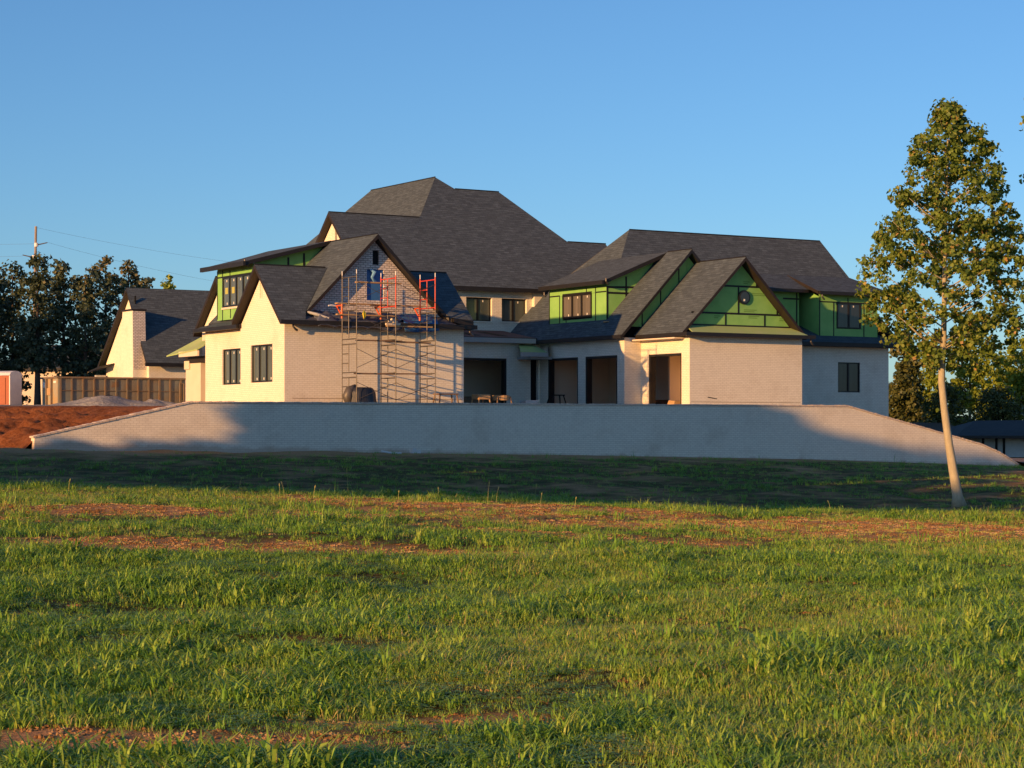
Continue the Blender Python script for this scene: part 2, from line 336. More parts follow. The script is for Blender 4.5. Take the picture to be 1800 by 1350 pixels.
ps = np.concatenate([[-60, -45], np.arange(-36, 1, .22), np.arange(1, 44, 2.5)]); qs = np.concatenate([np.arange(WALL_Q + .2, 24, .22), np.arange(24, 90, 3), [100, 140]])
Pm, Qm = np.meshgrid(ps, qs); Zm = yard_z(Pm, Qm); nx, ny = len(ps), len(qs)
V = np.stack([A0.x + BX.x * Pm + AX.x * Qm, A0.y + BX.y * Pm + AX.y * Qm, Zm + EYE], -1).reshape(-1, 3)
ii = np.arange(ny - 1)[:, None] * nx + np.arange(nx - 1)[None]; F = np.stack([ii, ii + 1, ii + nx + 1, ii + nx], -1).reshape(-1, 4)
sm = np.clip(1.0 - sst(14, 19, Qm + 1.5 * vnoise(Pm, Qm, 2)) , 0, 1) * np.clip(1 - (Pm - 1) / 2, .35, 1)
npmesh('building_yard', V, F, 'yard', attr={'soil': sm.ravel()}, smooth=False, kind='structure')

# ------------------------------------------------------------------ retaining wall
def wtop(p): return float(np.interp(p, [-11.8, -6.34, 22.7, 30.2, 31.3, 32.4], [-.24, .93, .98, -.62, -.98, -1.5]))
rw = thing('retaining_wall', H(10, WALL_Q, -1.2), 'long low white brick retaining wall with sloping ends in front of the house', 'wall', rz=TH)
top_p = [-11.8, -6.34, 22.7, 26.4, 30.2, 30.8, 31.3, 31.9, 32.4]
mb = MB(); mb.wall(pl_q(WALL_Q), [(-11.8, -1.3), (32.4, -2.2)] + [(p, wtop(p)) for p in top_p[::-1]], (), .34); mb.build('brickwork', ['wallbrick'], rw)
mb = MB(); p = -11.85
while p < 32.3:                                         # rowlock course, one brick after another
    w = .105; z0, z1 = wtop(p), wtop(p + w); j = random.uniform(-.006, .012); e = random.uniform(0, .012)
    mb.hip([(p, WALL_Q - .03 - e, z0 + .004), (p + w, WALL_Q - .03 - e, z1 + .004), (p + w, WALL_Q + .36, z1 + .004), (p, WALL_Q + .36, z0 + .004)],
           [(p, WALL_Q - .03 - e, z0 + .065 + j), (p + w, WALL_Q - .03 - e, z1 + .065 + j), (p + w, WALL_Q + .36, z1 + .065 + j), (p, WALL_Q + .36, z0 + .065 + j)])
    p += w + .014
o = mb.build('coping_course', ['coping'], rw, kind='stuff')

# ------------------------------------------------------------------ house
house = thing('mansion', H(10, 6, .9), 'large unfinished white brick house with dark shingle roofs and green sheathed dormers', 'house', rz=TH)
FL, SO = .86, 4.1
def window(name, plane, u0, u1, v0, v1, n, depth=.05, glass='glass', bar=.06, stick=1, parent=house, lab=None, yellow=False, blank=()):
    mb = MB(); f = lambda a, b, c, d, e0, e1: mb.hip([plane(a, c, e0), plane(b, c, e0), plane(b, c, e1), plane(a, c, e1)], [plane(a, d, e0), plane(b, d, e0), plane(b, d, e1), plane(a, d, e1)])
    f(u0, u1, v0, v0 + bar, depth, depth + .08); f(u0, u1, v1 - bar, v1, depth, depth + .08)
    xs = np.linspace(u0 + bar / 2, u1 - bar / 2, n + 1)
    for k, x in enumerate(xs):
        h = bar / 2 if k in (0, n) else bar * .8; f(x - h, x + h, v0 + bar, v1 - bar, depth, depth + .08)
    w = mb.build(name, ['frame'], parent, fix=True, label=lab)
    for k in range(n):
        a, b = xs[k] + bar * .5, xs[k + 1] - bar * .5
        mb = MB(); g = lambda a, b, c, d, e0, e1: mb.hip([plane(a, c, e0), plane(b, c, e0), plane(b, c, e1), plane(a, c, e1)], [plane(a, d, e0), plane(b, d, e0), plane(b, d, e1), plane(a, d, e1)])
        g(a - .02, b + .02, v0 + bar - .02, v1 - bar + .02, depth + .035, depth + .05); mb.build('pane', [glass], w, fix=True)
        if stick and k not in blank:
            for v in ([v1 - .16, v0 + .14] if stick == 2 else [v1 - .16]):
                mb = MB(); c = a + (b - a) * .42 + random.uniform(-.02, .02); s = .028
                g(c - s, c + s, v - .045, v + .045, depth + .025, depth + .034); mb.build('sticker', ['sticker'], w, fix=True)
        if yellow and k in (n - 1, n - 2):
            mb = MB(); c = (a + b) / 2; g(c - .14, c + .12, (v0 + v1) / 2 - .08, (v0 + v1) / 2 + .18, depth + .022, depth + .033); mb.build('paper_notice', ['yellowpaper'], w, fix=True)
    return w
def recess(plane, u0, u1, v0, v1, t, name='jamb_lining', m='trim', w=.05):
    mb = MB(); f = lambda a, b, c, d: mb.hip([plane(a, c, .02), plane(b, c, .02), plane(b, c, t), plane(a, c, t)], [plane(a, d, .02), plane(b, d, .02), plane(b, d, t), plane(a, d, t)])
    f(u0 - .004, u0 + w, v0, v1); f(u1 - w, u1 + .004, v0, v1); f(u0 + w, u1 - w, v1 - w, v1 + .004); mb.build(name, [m], house, fix=True)
def wallpart(name, plane, outer, holes=(), t=.3, m='brick', label=None): mb = MB(); mb.wall(plane, outer, holes, t); return mb.build(name, [m], house, fix=True, label=label)

# left wing walls
W1 = (4.65, 6.5, 1.86, 3.3); W2 = (1.07, 3.06, 1.88, 3.34)
gl = [(0, FL), (4.04, FL), (4.04, 4.13), (1.97, 6.12), (0, 4.2)]
wallpart('brick_wall', pl_p(0), gl, [rect(*W2), rect(1.93, 2.22, 5.16, 5.74)], .3)
mb = MB(); mb.box(.035, .09, 1.9, 2.25, 5.1, 5.8); mb.build('niche_back', ['cream'], house)
wallpart('brick_wall', pl_p(.3), rect(4.04, 8.25, FL, SO), [rect(*W1)], .3)
wallpart('brick_wall', pl_q(0), rect(.3, 7.88, FL, SO), (), .3)
wallpart('brick_wall', lambda u, v, d: (7.88 - d, u, v), rect(.3, 10.55, FL, SO), (), .28)
wallpart('brick_wall', lambda u, v, d: (u, 8.25 - d, v), rect(.6, 7.6, FL, SO), (), .25)
window('window', pl_p(0), *W2, 3, stick=2); window('window', pl_p(.3), *W1, 3, stick=2)
VENT = (4.0, 4.28, 6.5, 7.06); DOOR = (3.74, 4.5, 5.1, 6.32)
wallpart('gable_wall', pl_q(.42), [(.95, 4.42), (7.15, 4.42), (4.05, 7.44)], [rect(*VENT), rect(*DOOR)], .25, 'brick2', 'gable wall of unwashed brick with dark joints behind the scaffold')
mb = MB(); mb.box(VENT[0], VENT[1], .50, .55, VENT[2], VENT[3]); mb.build('gable_vent', ['black'], house)
mb = MB(); mb.box(DOOR[0], DOOR[1], .49, .53, DOOR[2], DOOR[3]); dw = mb.build('gable_opening_wrap', ['bluewrap'], house, label='blue plastic sheet over the gable opening')
mb = MB(); mb.box(DOOR[0] - .12, DOOR[1] + .12, .535, .6, DOOR[3] + .002, DOOR[3] + .2)
# roofs of the left wing
S = lambda P, t=.17, mats=('shingle', 'brownfascia'), name='roof', label=None: MB().slab(P, t).build(name, list(mats), house, label=label)
S([(.85, .05, 4.48), (4.05, .05, 7.68), (4.05, 9.2, 7.68), (.85, 9.2, 4.48)])
S([(.85, 3.6, 4.482), (.85, 8.45, 4.482), (-.03, 8.45, 4.22), (-.03, 3.95, 4.22)])
S([(7.25, .05, 4.48), (4.05, .05, 7.681), (4.05, 10.5, 7.681), (7.25, 10.5, 4.48)], mats=('shingle', 'trim'))
S([(7.25, -.3, 4.483), (8.2, -.38, 4.2), (8.2, 10.3, 4.2), (7.25, 10.3, 4.483)], mats=('shingle', 'trim'))
def crossgable(pf, pb, qc, half, zt, ze, side='left', q_a=None):
    S([(pf, qc - half, ze), (pf, qc, zt), (pb, qc, zt), (pb, qc - half, ze)])
    S([(pf, qc + half, ze), (pf, qc, zt + .002), (pb, qc, zt + .002), (pb, qc + half, ze)])
S([(-.35, -.35, 4.2), (-.35, 1.97, 6.43), (2.78, 1.97, 6.43), (.92, .05, 4.58), (.72, -.35, 4.2)])
S([(-.35, 4.12, 4.36), (-.35, 1.97, 6.432), (2.78, 1.97, 6.432), (.85, 4.0, 4.48)])
S([(8.22, -.2, 4.4), (8.22, 1.97, 6.43), (5.3, 1.97, 6.43), (7.25, -.1, 4.48)], mats=('shingle', 'trim'))
S([(8.22, 4.3, 4.2), (8.22, 1.97, 6.432), (5.3, 1.97, 6.432), (7.2, 4.1, 4.4)], mats=('shingle', 'trim'))
S([(-.35 + 1.35, 11.2, 4.19), (1.0, 8.87, 6.43), (4, 8.87, 6.43), (4, 11.2, 4.19)])
S([(1.0, 6.9, 4.5), (1.0, 8.87, 6.432), (3.0, 8.87, 6.432), (3.0, 6.9, 4.5)])
wallpart('gable_wall', pl_p(1.3), [(6.9, FL), (10.9, FL), (10.9, 4.22), (8.87, 6.15), (6.9, 4.3)], (), .25)
mb = MB(); mb.box(1.26, 1.3, 8.8, 9.1, 4.9, 5.45); mb.build('gable_vent', ['black'], house)
S([(.7, -.36, 4.21), (7.35, -.36, 4.21), (7.35, .43, 4.54), (.7, .43, 4.54)], .12, ('membrane', 'trim'), 'skirt_roof', 'skirt roof under dark membrane below the brick gable')
mb = MB(); mb.box(-.36, 8.24, -.47, -.362, 4.03, 4.2); mb.build('gutter', ['trim'], house)
mb = MB(); mb.box(-.15, -.04, 4.12, 8.5, 4.05, 4.21); mb.build('gutter', ['trim'], house)
for b_ in ((.31, 7.87, -.36, .001), (-.03, .29, 4.05, 8.24)):
    mb = MB(); mb.box(*b_, 4.101, 4.16); mb.build('soffit', ['trim'], house)
mb = MB(); mb.box(.32, .6, 8.252, 8.62, 3.74, 4.06); mb.build('frieze_return', ['cream'], house)
# left shed dormer
S([(.25, 4.15, 6.74), (4.05, 4.15, 7.74), (4.05, 10.2, 7.74), (1.8, 8.5, 7.15), (.25, 8.42, 6.74)], .16, ('shingle', 'trim'))
mb = MB(); mb.box(.14, .25, 4.1, 8.45, 6.56, 6.74); mb.build('gutter', ['trim'], house)
def panel(plane, poly, name='sheathing_panel', m='green', t=.03, off=0, label=None):
    mb = MB(); mb.wall(lambda u, v, d: plane(u, v, d + off), poly, (), t); return mb.build(name, [m], house, fix=True, label=label)
def tape(plane, segs, w=.045):
    for (u0, v0, u1, v1) in segs:
        d = Vector((u1 - u0, v1 - v0)).normalized() * w; n = Vector((-d.y, d.x)); mb = MB()
        mb.wall(lambda u, v, dd: plane(u, v, dd - .012), [(u0 - n.x, v0 - n.y), (u1 - n.x, v1 - n.y), (u1 + n.x, v1 + n.y), (u0 + n.x, v0 + n.y)], (), .01); mb.build('seam_tape', ['tape'], house, fix=True)
dl = pl_p(.75)
for P_ in ([(7.5, 4.55), (8.05, 4.55), (8.05, 6.7), (7.5, 6.7)], [(6.7, 4.55), (7.49, 4.55), (7.49, 5.02), (6.7, 5.02)], [(4.5, 4.55), (6.69, 4.55), (6.69, 5.02), (4.5, 5.02)],
           [(4.5, 6.32), (7.49, 6.32), (7.49, 6.7), (4.5, 6.7)], [(4.5, 5.03), (4.72, 5.03), (4.72, 6.31), (4.5, 6.31)]): panel(dl, P_)
tape(dl, [(7.5, 4.55, 7.5, 6.6), (4.6, 6.32, 8.0, 6.32), (6.7, 4.6, 6.7, 5.0), (6.75, 6.34, 6.75, 6.55), (8.03, 4.6, 8.03, 6.6)], .03)
mb = MB(); mb.box(.70, .75, 4.7, 7.52, 4.98, 5.06); mb.build('window_sill', ['cream'], house)
window('dormer_window', dl, 4.74, 7.47, 5.07, 6.3, 4, depth=-.03, stick=2, yellow=True)
panel(pl_q(4.5), [(.79, 4.55), (2.3, 4.55), (2.3, 7.16), (.79, 6.76)]); panel(pl_q(4.5), [(2.31, 5.8), (3.0, 6.3), (3.9, 7.56), (2.31, 7.165)]); tape(pl_q(4.5), [(2.3, 5, 2.3, 7.0), (3.0, 6.3, 3.0, 7.2)])

# entry on the left side
mb = MB(); mb.slab([(-.05, 8.3, 3.38), (-.05, 11.6, 3.2), (1.0, 10.4, 3.96), (1.0, 8.3, 3.98)], .05, 0, 0); mb.build('entry_canopy', ['greenroof'], house, label='unroofed green canopy beside the entry')
mb = MB(); mb.box(-.03, .05, 8.31, 10.3, 3.1, 3.32); mb.build('canopy_fascia', ['cream'], house)
mb = MB(); mb.box(.45, 1.25, 8.31, 10.75, 2.86, 3.12); mb.build('entry_beam', ['brownfascia'], house)
mb = MB(); mb.box(.5, 1.2, 9.2, 10.8, FL, 2.84); mb.box(.44, .499, 10.3, 10.84, 2.6, 2.95); mb.build('entry_pier', ['cream'], house)

# right wing walls
O3 = (.59, 3.04, FL + .06, 3.34); O2 = (4.16, 6.72, FL + .06, 3.34); O1 = (7.32, 9.88, FL + .06, 3.34)
wallpart('brick_wall', pl_q(0), rect(19.05, 25.2, FL - .6, SO), (), .3)
wallpart('brick_wall', pl_p(19.05), rect(.3, 3.6, FL - .6, SO), [rect(*O3)], .3)
wallpart('brick_wall', pl_q(3.6), rect(18.15, 19.05, FL - .6, SO), (), .3)
wallpart('brick_wall', pl_p(18.15), rect(3.9, 10.6, FL - .6, SO), [rect(*O2), rect(*O1)], .3)
wallpart('brick_wall', lambda u, v, d: (25.2 - d, u, v), rect(.3, 6, FL - 1, SO), (), .29)
FW = (32.35, 33.75, 1.86, 3.32)
wallpart('brick_wall', pl_q(6), rect(25.2, 35.58, -.9, 4.06), [rect(*FW)], .3)
wallpart('brick_wall', lambda u, v, d: (35.58 - d, u, v), rect(6.3, 15, -1.6, 4.06), (), .3)
window('window', pl_q(6), *FW, 2, stick=0, glass='darkglass')
for pl, o in ((pl_p(19.05), O3), (pl_p(18.15), O2), (pl_p(18.15), O1)): recess(pl, *o, .31, w=.1)
# right wing roofs
S([(18.72, -.36, 4.2), (18.72, .1, 4.2), (22.1, .03, 7.56), (22.1, 3.7, 7.56), (18.72, 3.7, 4.2)])
S([(25.48, .03, 4.2), (22.1, .03, 7.562), (22.1, 7, 7.562), (25.48, 7, 4.2)])
S([(17.83, 3.36, 4.2), (21.65, 3.36, 8.12), (21.65, 8.95, 8.12), (23.03, 10.3, 9.62), (17.83, 15.6, 4.2)], mats=('shingle', 'trim'))
S([(25.5, 3.36, 4.2), (21.65, 3.36, 8.122), (21.65, 8.94, 8.122), (25.5, 8.94, 4.2)], mats=('shingle', 'trim'))
S([(21.65, 8.95, 8.13), (23.03, 10.3, 9.62), (34.84, 10.3, 9.62), (35.0, 8.25, 7.36), (22.4, 8.25, 7.36)], mats=('shingle', 'trim'))
S([(24.4, 5.5, 4.25), (36.0, 5.5, 4.25), (35.4, 8.5, 5.34), (24.4, 8.5, 5.34)], mats=('shingle', 'trim'))
S([(23.03, 10.3, 9.622), (34.84, 10.3, 9.622), (36, 15.8, 4.2), (17.83, 15.8, 4.2)], mats=('shingle', 'trim'))
S([(34.84, 10.3, 9.618), (35.0, 8.25, 7.3), (36.0, 5.5, 4.25), (36, 15.8, 4.2)], mats=('shingle', 'trim'))
S([(18.2, 5.27, 6.72), (21.68, 5.27, 8.13), (21.68, 8.9, 8.13), (21.6, 10.6, 8.1), (18.2, 10.6, 6.72)], .18, ('shingle', 'trim'))
mb = MB(); mb.box(18.09, 18.2, 5.25, 10.62, 6.54, 6.72); mb.build('gutter', ['trim'], house)
mb = MB(); mb.box(18.55, 25.6, -.47, -.365, 4.04, 4.2); mb.build('gutter', ['trim'], house)
mb = MB(); mb.box(18.6, 18.71, -.36, 3.3, 4.04, 4.2); mb.build('gutter', ['trim'], house)
mb = MB(); mb.box(17.72, 17.83, 3.3, 10.7, 4.04, 4.2); mb.build('gutter', ['trim'], house)
mb = MB(); mb.box(25.62, 36.1, 5.39, 5.5, 4.06, 4.22); mb.build('gutter', ['trim'], house)
for b_ in ((18.72, 19.04, -.35, 3.5), (19.06, 25.3, -.35, -.002), (17.84, 18.14, 3.42, 10.55), (25.5, 35.9, 5.5, 5.99)):
    mb = MB(); mb.box(*b_, 4.09, 4.12); mb.build('soffit', ['trim'], house)
# front gable sheathing
fg = pl_q(.5); gz = lambda u: 7.56 - .2 - abs(u - 22.1) * .994
def gp(u0, u1, v0, v1):
    P_ = [(u0, v0), (u1, v0)]; zt = lambda u: min(v1, gz(u))
    pts = [(u1, zt(u1))]
    for u in (22.1 + (7.36 - v1) / .994, 22.1, 22.1 - (7.36 - v1) / .994):
        if u0 + .01 < u < u1 - .01: pts.append((u, zt(u)))
    pts.append((u0, zt(u0))); return P_ + [q for q in pts if q[1] > v0 - .001]
rows = [(4.55, 5.05, (19.5, 21.4, 23.4, 24.75)), (5.06, 6.12, (19.9, 21.9, 24.2)), (6.13, 7.36, (20.9, 22.85, 23.3))]
rows = [(4.55, 5.1, [19.36, 21.35, 23.55, 24.85]), (5.11, 6.3, [19.9, 22.0, 24.32]), (6.31, 7.36, [21.06, 23.0, 23.14])]
def row(v0, v1, cuts):
    h = (7.36 - v0) / .994; e = [22.1 - h + .01] + [c for c in cuts if abs(c - 22.1) < h - .05] + [22.1 + h - .01]
    for k in range(len(e) - 1): panel(fg, gp(e[k] + (.006 if k else 0), e[k + 1] - .006, v0, v1))
    return e
row(4.55, 5.1, [21.35, 23.5]); row(5.11, 6.3, [22.05, 24.2]); row(6.31, 7.34, [23.05])
tape(fg, [(19.5, 5.105, 24.75, 5.105), (20.9, 6.305, 23.3, 6.305), (21.35, 4.6, 21.35, 5.1), (23.5, 4.6, 23.5, 5.1), (22.05, 5.1, 22.05, 6.3), (24.2, 5.1, 24.2, 5.5), (23.05, 6.3, 23.05, 6.7), (19.3, 4.57, 25.0, 4.57)], .04)
mb = MB(); c = fg(22.33, 5.82, 0)
mb.tube((22.33, .42, 5.83), (22.33, .52, 5.83), .31, n=20); rv = mb.build('round_vent', ['frame'], house)
mb = MB(); mb.tube((22.33, .40, 5.83), (22.33, .419, 5.83), .24, n=20); mb.build('vent_pane', ['darkglass'], rv)
mb = MB(); mb.box(22.26, 22.33, .385, .399, 5.66, 5.75); mb.build('sticker', ['sticker'], rv)
for (u, v, w) in ((23.2, 6.0, .8), (22.7, 5.27, .7), (22.9, 5.0, .6), (24.5, 4.93, .35), (20.9, 4.96, .35), (22.5, 6.5, .35)):        # printed panel marks
    for k in range(2):
        mb = MB(); mb.box(u - w / 2, u + w / 2 - .12 * k, .494, .497, v - .075 * k, v - .075 * k + .035); mb.build('panel_print', ['greenprint'], house)
for k, (a, b) in enumerate(((18.95, 20.6), (20.61, 22.4), (22.41, 24.2), (24.21, 25.25))):
    mb = MB(); mb.slab([(a, -.36, 4.205), (b, -.36, 4.205), (min(b, 25.0), .5, 4.55), (max(a, 19.2), .5, 4.55)], .04, 0, 0); mb.build('skirt_panel', ['greenroof'], house)
# gable behind it
g1 = pl_q(3.75)
panel(g1, [(18.6, 4.6), (20.2, 4.6), (20.2, 6.4), (18.6, 4.75)]); panel(g1, [(20.21, 4.6), (21.64, 4.6), (21.64, 7.9), (20.21, 6.41)]); panel(g1, [(21.65, 4.6), (24.7, 4.6), (21.65, 7.9)])
tape(g1, [(20.2, 4.6, 20.2, 6.4), (21.2, 4.6, 21.2, 7.4), (19.2, 4.6, 19.2, 5.3)], .03)
# right wing, left dormer
dr = pl_p(18.6); DW = (6.86, 9.3, 5.18, 6.27)
for P_ in ([(9.55, 4.6), (10.45, 4.6), (10.45, 6.24), (9.55, 6.24)], [(5.66, 4.6), (6.55, 4.6), (6.55, 6.24), (5.66, 6.24)], [(5.66, 6.25), (10.45, 6.25), (10.45, 6.7), (5.66, 6.7)],
           [(9.0, 4.6), (9.54, 4.6), (9.54, 5.1), (9.0, 5.1)], [(6.56, 4.6), (8.99, 4.6), (8.99, 5.1), (6.56, 5.1)], [(9.3, 5.11), (9.54, 5.11), (9.54, 6.24), (9.3, 6.24)], [(6.56, 5.11), (6.85, 5.11), (6.85, 6.24), (6.56, 6.24)]): panel(dr, P_)
tape(dr, [(9.55, 4.65, 9.55, 6.24), (6.55, 4.65, 6.55, 6.5), (9.55, 6.26, 10.45, 6.26), (5.7, 6.26, 6.55, 6.26), (9.0, 4.65, 9.0, 5.1), (7.3, 6.26, 7.3, 6.5), (10.43, 4.7, 10.43, 6.5)], .03)
window('dormer_window', dr, *DW, 3, depth=-.03, glass='palefilm', stick=2, bar=.08)
tape(dr, [(6.86, 6.3, 9.3, 6.3)], .03)
ck = pl_q(5.65)
panel(ck, [(18.64, 4.6), (19.65, 4.6), (19.65, 6.2), (18.64, 6.2)]); panel(ck, [(19.66, 5.4), (20.8, 6.2), (19.66, 6.2)]); panel(ck, [(18.64, 6.21), (19.65, 6.21), (19.65, 7.14), (18.64, 6.73)]); panel(ck, [(19.66, 6.21), (21.3, 6.21), (21.5, 7.88), (19.66, 7.145)])
tape(ck, [(18.62, 4.65, 18.62, 6.5), (19.65, 5.3, 19.65, 6.95), (18.65, 6.2, 21.2, 6.2), (18.65, 6.45, 20.4, 6.5)], .045)
mb = MB(); mb.box(18.4, 18.75, 5.3, 5.64, 4.86, 4.9); mb.build('wood_scrap', ['wood'], house)
# right wing, dormers facing the viewer
da = pl_q(6.5)
for P_ in ([(31.6, 4.5), (32.5, 4.5), (32.5, 6.25), (31.6, 6.25)], [(34.42, 4.5), (35.3, 4.5), (35.3, 6.25), (34.42, 6.25)], [(31.6, 6.26), (35.3, 6.26), (35.3, 6.74), (31.6, 6.74)], [(32.51, 4.5), (34.41, 4.5), (34.41, 4.98), (32.51, 4.98)]): panel(da, P_)
panel(da, [(32.51, 4.99), (32.68, 4.99), (32.68, 6.25), (32.51, 6.25)]); panel(da, [(34.24, 4.99), (34.41, 4.99), (34.41, 6.25), (34.24, 6.25)])
tape(da, [(32.5, 4.5, 32.5, 6.25), (34.42, 4.5, 34.42, 6.25), (31.6, 6.26, 35.3, 6.26), (33.4, 6.27, 33.4, 6.5), (31.62, 4.5, 31.62, 6.5)], .03)
window('dormer_window', da, 32.7, 34.22, 5.0, 6.24, 2, depth=-.03, glass='darkglass', stick=1)
panel(pl_p(31.6), [(6.53, 4.5), (8.8, 4.5), (8.8, 7.4), (6.53, 6.5)])
panel(lambda u, v, d: (35.3 - d, u, v), [(6.53, 4.5), (8.4, 4.5), (8.4, 7.3), (6.53, 6.5)])
S([(31.2, 6.1, 6.74), (36.1, 6.1, 6.74), (35.2, 8.45, 7.66), (31.2, 8.45, 7.66)], .15)
mb = MB(); mb.box(31.25, 36.1, 6.0, 6.1, 6.58, 6.74); mb.build('gutter', ['trim'], house)
db = pl_q(7.3); panel(db, [(28.6, 5), (31.0, 5), (31.0, 6.88), (28.6, 6.88)]); panel(db, [(26.3, 5), (28.59, 5), (28.59, 6.88), (26.3, 6.88)])
tape(db, [(28.6, 5, 28.6, 6.7), (30.85, 5, 30.85, 6.7), (30.0, 6.4, 31.0, 6.4)], .04)
S([(25.8, 6.9, 6.85), (31.6, 6.9, 6.85), (31.6, 8.7, 7.75), (25.8, 8.7, 7.75)], .15, ('shingle', 'trim'))
mb = MB(); mb.box(25.8, 31.19, 6.8, 6.9, 6.69, 6.85); mb.build('gutter', ['trim'], house)

# main block
A1 = (15.87, 17.3, 5.22, 6.34); A2 = (17.84, 19.25, 5.24, 6.34)
wallpart('brick_wall', pl_q(13.5), rect(10.8, 19.55, 4.3, 6.72), [rect(*A1), rect(*A2)], .3)
wallpart('brick_wall', pl_q(13.28), rect(19.55, 22, 4.3, 6.72), (), .5)
for a in (A1, A2): window('window', pl_q(13.5), *a, 2, depth=.14, stick=1, blank=(0,))
mb = MB()
for a in (A1, A2): mb.box(a[0] - .12, a[1] + .12, 13.46, 13.498, a[2] - .07, a[2] - .003)
mb.build('window_sill', ['brick'], house)
wallpart('brick_wall', pl_p(10.5), [(13.2, FL), (28, FL), (28, 6.72), (20.2, 6.72), (16.7, 10.05), (13.2, 6.72)], [rect(14.6, 15.6, 5.2, 6.4), rect(16.4, 16.62, 8.4, 9.5)], .3)
mb = MB(); mb.box(10.6, 10.65, 16.3, 16.7, 8.3, 9.6); mb.build('gable_vent', ['black'], house)
S([(10.18, 13.1, 6.82), (10.18, 16.7, 10.34), (15.13, 16.7, 10.34), (17.34, 19.1, 12.68), (18.14, 18.5, 12.08), (20.7, 18.5, 12.08), (23.1, 15.8, 9.46), (25.4, 15.8, 9.46), (25.4, 13.1, 6.82)], .2, ('shingle', 'brownfascia'))
S([(10.18, 20.3, 6.82), (10.18, 16.7, 10.342), (15.13, 16.7, 10.342), (13.5, 20.3, 6.82)], .2)
S([(17.34, 19.1, 12.681), (17.3, 25.94, 12.681), (11.9, 31.3, 6.8), (11.9, 16.7, 6.8), (15.13, 16.71, 10.345)], .2)
S([(17.34, 19.1, 12.682), (17.3, 25.94, 12.682), (20, 28, 9), (18.14, 18.5, 12.079)], .2)
S([(18.14, 18.5, 12.081), (20.7, 18.5, 12.081), (20.7, 26, 8), (18.14, 26, 8)], .2)
S([(20.7, 18.5, 12.077), (23.1, 15.8, 9.461), (25.4, 15.8, 9.461), (25.4, 24, 5.4), (20.7, 24, 8)], .2)
S([(17.3, 25.94, 12.682), (11.9, 31.3, 6.8), (24, 31.3, 6.8)], .2)
mb = MB(); mb.box(10.2, 20.0, 13.0, 13.1, 6.62, 6.82); mb.build('gutter', ['trim'], house)
mb = MB(); mb.box(10.81, 20.0, 13.12, 13.49, 6.721, 6.75); mb.build('soffit', ['trim'], house)
# ridge caps
mb = MB()
for a, b in (((17.34, 19.1, 12.7), (17.3, 25.94, 12.7)), ((18.14, 18.5, 12.1), (20.7, 18.5, 12.1)), ((10.2, 16.7, 10.36), (15.1, 16.7, 10.36)), ((23.1, 15.8, 9.48), (25.4, 15.8, 9.48)),
             ((23.05, 10.3, 9.64), (34.8, 10.3, 9.64)), ((4.05, .13, 7.7), (4.05, 4.8, 7.7)), ((22.1, .04, 7.58), (22.1, 3.4, 7.58)), ((21.65, 3.37, 8.14), (21.65, 5.2, 8.14)), ((-.34, 1.97, 6.45), (2.7, 1.97, 6.45)), ((5.4, 1.97, 6.45), (8.2, 1.97, 6.45)), ((1.02, 8.87, 6.45), (2, 8.87, 6.45))):
    mb.tube(a, b, .028, n=6)
mb.build('ridge_cap', ['trim'], house, kind='stuff')
# patio
PO = (12.6, 16.35, FL + .06, 3.34); PD = (17.66, 18.06, FL + .04, 3.34)
wallpart('brick_wall', pl_q(10.6), rect(7.89, 18.149, FL - .6, SO), [rect(*PO), rect(*PD)], .3)
recess(pl_q(10.6), *PO, .31, w=.1)
mb = MB(); mb.box(PD[0], PD[1], 10.75, 10.8, PD[2], PD[3]); mb.build('patio_door', ['black'], house)
S([(7.5, 10.28, 4.3), (17.8, 10.28, 4.3), (17.9, 13.49, 4.78), (7.5, 13.49, 4.78)], .1, ('underlay', 'trim'), 'patio_roof')
mb = MB(); mb.box(8.25, 17.7, 10.2, 10.278, 4.05, 4.27); mb.build('patio_fascia', ['paleboard'], house)
for u in (14.6, 16.1):
    mb = MB(); mb.slab([(u, 10.9, 4.408), (u + .5, 10.9, 4.408), (u + .3, 12.6, 4.66), (u - .2, 12.6, 4.66)], .006, 0, 0); mb.build('felt_patch', ['black'], house)
mb = MB(); mb.slab([(16.3, 9.3, 3.62), (17.75, 9.3, 3.62), (17.75, 10.59, 4.02), (17.0, 10.59, 4.02)], .05, 0, 0); mb.build('porch_canopy', ['greenroof'], house, label='small unroofed canopy over the narrow patio door')
mb = MB(); mb.box(16.3, 17.76, 9.22, 9.298, 3.4, 3.6); mb.box(16.9, 18.1, 9.4, 10.58, 3.3, 3.42); mb.build('canopy_fascia', ['paleboard'], house)
mb = MB(); mb.poly([(17.76, 9.22, 3.42), (18.12, 9.7, 3.42), (18.12, 9.7, 4.0), (17.76, 9.22, 3.66)]); mb.poly([(17.77, 9.3, 3.42), (17.77, 9.3, 3.66), (18.13, 9.78, 4.0), (18.13, 9.78, 3.42)]); mb.build('canopy_cheek', ['paleboard'], house)
